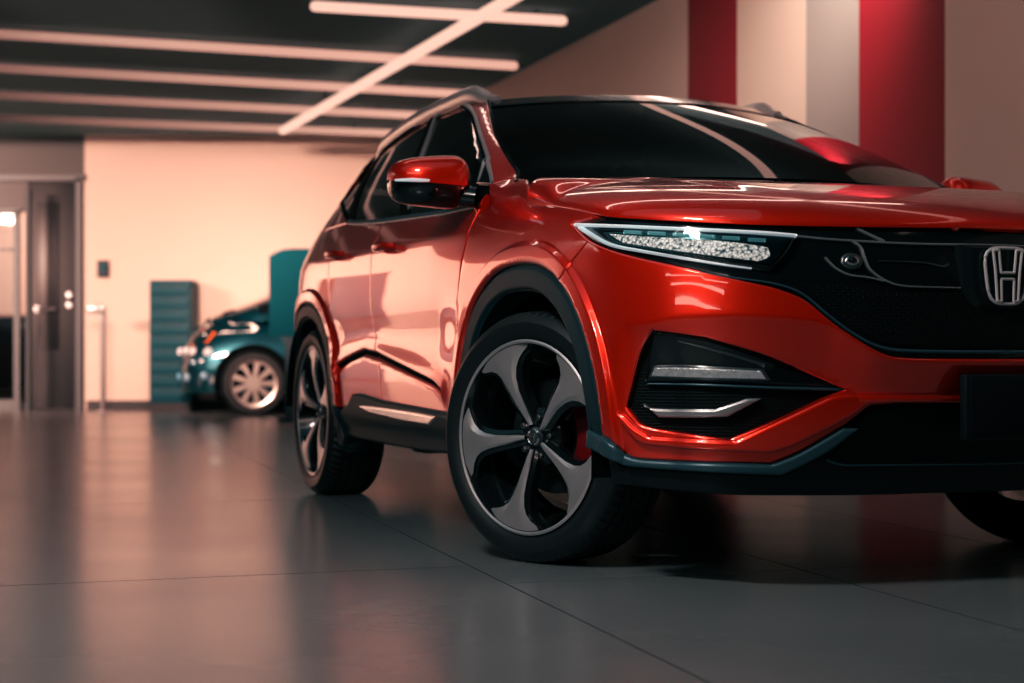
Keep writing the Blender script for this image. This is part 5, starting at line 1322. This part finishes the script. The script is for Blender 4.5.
# lamps and trim, set on the body surface
def on_body(x, z):
    h = float(topz(-x)); n = 3.6; s_ = min(1, max(0, (z - .24) / (h - .24))); a = math.asin(s_ ** (n / 2)); return float(hw_(-x)) * math.cos(a) ** (2 / n)
def patch(name, poly, m, off=.012):
    for s in (1, -1):
        v = [(x, s * (on_body(x, z) + off), z) for x, z in poly]; c = np.mean(v, axis=0); v.append(tuple(c + [0, s * .012, 0]))
        mb = MB(); n = len(poly); mb.add(v, [(i, (i + 1) % n, n) for i in range(n)]); mb.build(name, m, sc_)
M_LAMPW = mat('headlamp_highlight', (.8, .75, .7, 1), .2, emit=srgb(255, 215, 195), estr=1.6)  # glow imitates bright reflections on the headlamp and wing
M_ORANGE = mat('orange_indicator_lens', (.8, .15, .02, 1), .2, emit=(1, .13, .015, 1), estr=1.2)
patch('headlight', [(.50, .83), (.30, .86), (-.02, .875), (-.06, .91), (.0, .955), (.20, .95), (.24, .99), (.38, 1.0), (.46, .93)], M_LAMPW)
patch('indicator_lamp', [(.62, .72), (.60, .84), (.50, .90), (.38, .86), (.46, .76)], M_ORANGE, .016)
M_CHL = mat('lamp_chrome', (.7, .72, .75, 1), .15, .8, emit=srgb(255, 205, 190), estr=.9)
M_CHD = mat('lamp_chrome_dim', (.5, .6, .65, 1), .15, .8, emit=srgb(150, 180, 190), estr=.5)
for (x, z, r, m_) in ((.60, .66, .05, M_CHL), (.66, .67, .045, M_CHL), (.46, .655, .055, M_CHL), (.66, .40, .045, M_CHD), (.50, .42, .045, M_CHD), (.60, .55, .035, M_CHD)):
    y = on_body(x, z) - .02
    for s in (1, -1): MB().lathe([(0, .035), (r * .6, .03), (r, .0), (r * .9, -.05)], 20, Matrix.Translation((x, s * y, z)) @ Matrix.Rotation(0 if s == 1 else PI, 4, 'Z') @ Matrix.Rotation(math.radians(-35), 4, 'Z')).build('fog_light', m_, sc_)
MB().tube([(.30, .80, 1.05), (.2, .90, 1.08)], .02, 8).build('mirror_arm', M_BLK, sc_)
# wheels: wells, tyre, many-spoked bright rim
def cwheel():
    W, R, RR, h = .20, .335, .235, .10
    t = MB().lathe([(RR, -h + .02), (RR + .02, -h), (R - .03, -h), (R - .004, -h + .025), (R, 0), (R - .004, h - .025), (R - .03, h), (RR, h - .02)], 64).build('wheel', M_RUB, sc_)
    MB().lathe([(RR + .004, -h + .012), (RR - .004, -h + .006), (RR - .02, -h + .03), (RR - .03, h - .03), (0, h - .03)], 48).build('rim', M_CAST, t)
    mb = MB()
    for k in range(9):
        a = 2 * PI * k / 9; c, s = math.cos(a), math.sin(a)
        pts = [(.03, -.018), (RR - .004, -.030), (RR - .004, .030), (.03, .018)]
        q = [(x * c - z * s, x * s + z * c) for x, z in pts]; mb.prism(q, -h + .014, -h + .035)
    mb.lathe([(0, -h + .004), (.045, -h + .004), (.055, -h + .03)], 24); mb.lathe([(RR - .02, -h + .008), (RR + .004, -h + .002), (RR + .006, -h + .02)], 48)
    mb.build('alloy_spokes', mat('bright_alloy', (.75, .68, .64, 1), .3, .85), t, auto=.3)
    return t
for x in (0., -2.55):
    for s in (1, -1):
        w = MB(); v = [(x, s * .852, .34)] + [(x + .405 * math.cos(t), s * .852, .34 + .405 * math.sin(t)) for t in np.linspace(-.25, PI + .25, 28)]
        w.add(v, [(0, i, i + 1) for i in range(1, 28)]); w.build('wheel_arch', M_WELL, sc_)
cw = cwheel()
cw.location = (0, .80, .335); cw.rotation_euler = (0, 0, PI)
for x, s in ((0, -1), (-2.55, 1), (-2.55, -1)):
    w = copy_tree(cw, sc_); w.location = (x, s * .80, .335); w.rotation_euler = (0, 0, PI if s == 1 else 0)
# a dark car beyond the glass door
e = empty('parked_car', (px(-60, 24.2), 24.2, 0), PI, 'dark car parked in the bright room beyond the glass door', 'car')
def far_body(uv):
    x = 1.2 - 4.2 * uv[:, 0]; a = uv[:, 1] * PI / 2; h = np.interp(-x, [-1.2, -1.0, -.2, .6, 1.9, 2.6, 3.0], [.60, .80, .90, 1.22, 1.25, 1.0, .7]); w = .84 * np.clip(1 - np.abs((x + .9) / 2.15) ** 8, 0, 1) ** .5
    return np.column_stack([x, w * np.cos(a) ** .55, .2 + (h - .2) * np.sin(a) ** .6])
sheet('body', far_body, 60, 24, mat('black_car_paint', (.01, .012, .014, 1), .15, .2, 1.), e, 'merge', cen=(-.9, 0, .5))
for x in (.45, -2.2):
    for s in (1, -1): MB().lathe([(0, -.10), (.22, -.10), (.31, -.10), (.33, -.07), (.33, .07), (.31, .1), (0, .1)], 32, Matrix.Translation((x, s * .78, .33))).build('wheel', M_RUB, e)
# unseen extra tubes over car and viewer, added for paint and glass to reflect
dl1 = np.array([math.cos(math.radians(19.8)), math.sin(math.radians(19.8))])
M_TUBE3 = mat('added_tube_light', (1, .85, .78, 1), .5, emit=srgb(255, 212, 195), estr=5.0)
M_TUBE5 = mat('added_strong_tube_light', (.02, .02, .02, 1), .5, emit=srgb(255, 218, 200), estr=6.)
for i, (yy, lab) in enumerate(((9.8, 'unseen bright ceiling tube light over the rear of the red car, added for reflections'), (7.2, 'unseen bright ceiling tube light over the windscreen of the red car, added for reflections'))):
    c = np.array([.6, yy]); tube_light(c - dl1 * 2.4, c + dl1 * 1.6, M_TUBE3, lab, 'added overhead tube lights')
c = np.array([-.8, 3.4]); tube_light(c - dl1 * 1.8, c + dl1 * 1.2, M_TUBE3, 'unseen bright ceiling tube light over the nose of the red car, added for reflections', 'added overhead tube lights')
dl2 = np.array([.87, -.49]); pn = np.array([.49, .87])
for k, lab in ((-1, 'added ceiling tube light left of the viewer, nearest one of three set askew'), (0, 'added ceiling tube light left of the viewer, middle one of three set askew'), (1, 'added ceiling tube light left of the viewer, furthest one of three set askew')):
    c = np.array([-3.6, .1]) + pn * .95 * k; tube_light(c - dl2 * 3.2, c + dl2 * 3.2, M_TUBE5, lab, 'added overhead tube lights', r=.05)

# ================================================================== LAMPS
def area(name, loc, rot, sx, sy, power, col, spread=180):
    l = bpy.data.lights.new(name, 'AREA'); l.shape = 'RECTANGLE'; l.size = sx; l.size_y = sy; l.energy = power; l.color = col; l.spread = math.radians(spread)
    o = bpy.data.objects.new(name, l); COL.objects.link(o); o.location = loc; o.rotation_euler = rot; return o
def look(loc, tgt):
    return (Vector(tgt) - Vector(loc)).to_track_quat('-Z', 'Y').to_euler()
WARM = (1., .60, .48)
# wall washers on the back wall
area('unseen_wall_washer', (-3.0, 11.0, 3.0), look((-3.0, 11.0, 3.0), (-2.6, 19.9, 1.3)), 1.6, .3, 62, WARM, 36)
area('unseen_wall_washer', (-10.0, 11.0, 3.0), look((-10.0, 11.0, 3.0), (-10.0, 19.9, 1.5)), 4., .3, 900, WARM, 80)  # unseen lamp added to brighten the left wall mirrored in the doors
area('far_room_lamp', (-6.4, 23.0, 3.0), look((-6.4, 23, 3.0), (-6.4, 25.4, 1.2)), 1.5, .3, 160, WARM)
# unseen softbox and cool fill, added to light car and room
area('added_softbox', (-1.3, 2.6, 3.08), look((-1.3, 2.6, 3.08), (.5, 4.4, .8)), .8, .35, 48, (1., .86, .78), 130)
area('cool_fill_light', (-1.5, 4.0, 3.1), (0, 0, 0), 5, 3, 9, (.5, .93, 1.))
# side wall wash
area('stripe_washer', (1.0, 9.4, 3.05), look((1.0, 9.4, 3.05), (2.0, 12., 1.2)), 2.5, .3, 36, (1, .74, .62), 140)

wd = bpy.data.worlds.new('World'); scene.world = wd; wd.use_nodes = True
wd.node_tree.nodes['Background'].inputs[0].default_value = (.05, .06, .065, 1); wd.node_tree.nodes['Background'].inputs[1].default_value = .3

# ================================================================== CAMERA
cd = bpy.data.cameras.new('Camera'); cam = bpy.data.objects.new('Camera', cd); COL.objects.link(cam)
cam.location = (0, 0, CAMH); cam.rotation_euler = (PI / 2, 0, 0)
cd.sensor_width = 36; cd.lens = FPX / 1024 * 36; cd.shift_y = (HORY - 341.5) / 1024; cd.clip_end = 200; cd.clip_start = .05
cd.dof.use_dof = True; cd.dof.focus_distance = 4.65; cd.dof.aperture_fstop = 2.8
scene.camera = cam
scene.view_settings.view_transform = 'Standard'
scene.view_settings.look = 'None'

vs = scene.view_settings
vs.use_curve_mapping = True
cm = vs.curve_mapping
for ch, pts in ((0, ((.02, .009), (.10, .075), (.35, .36))), (1, ((.02, .014), (.10, .080), (.35, .345))), (2, ((.02, .016), (.10, .088), (.35, .345)))):
    for p in pts: cm.curves[ch].points.new(*p)
cm.update()
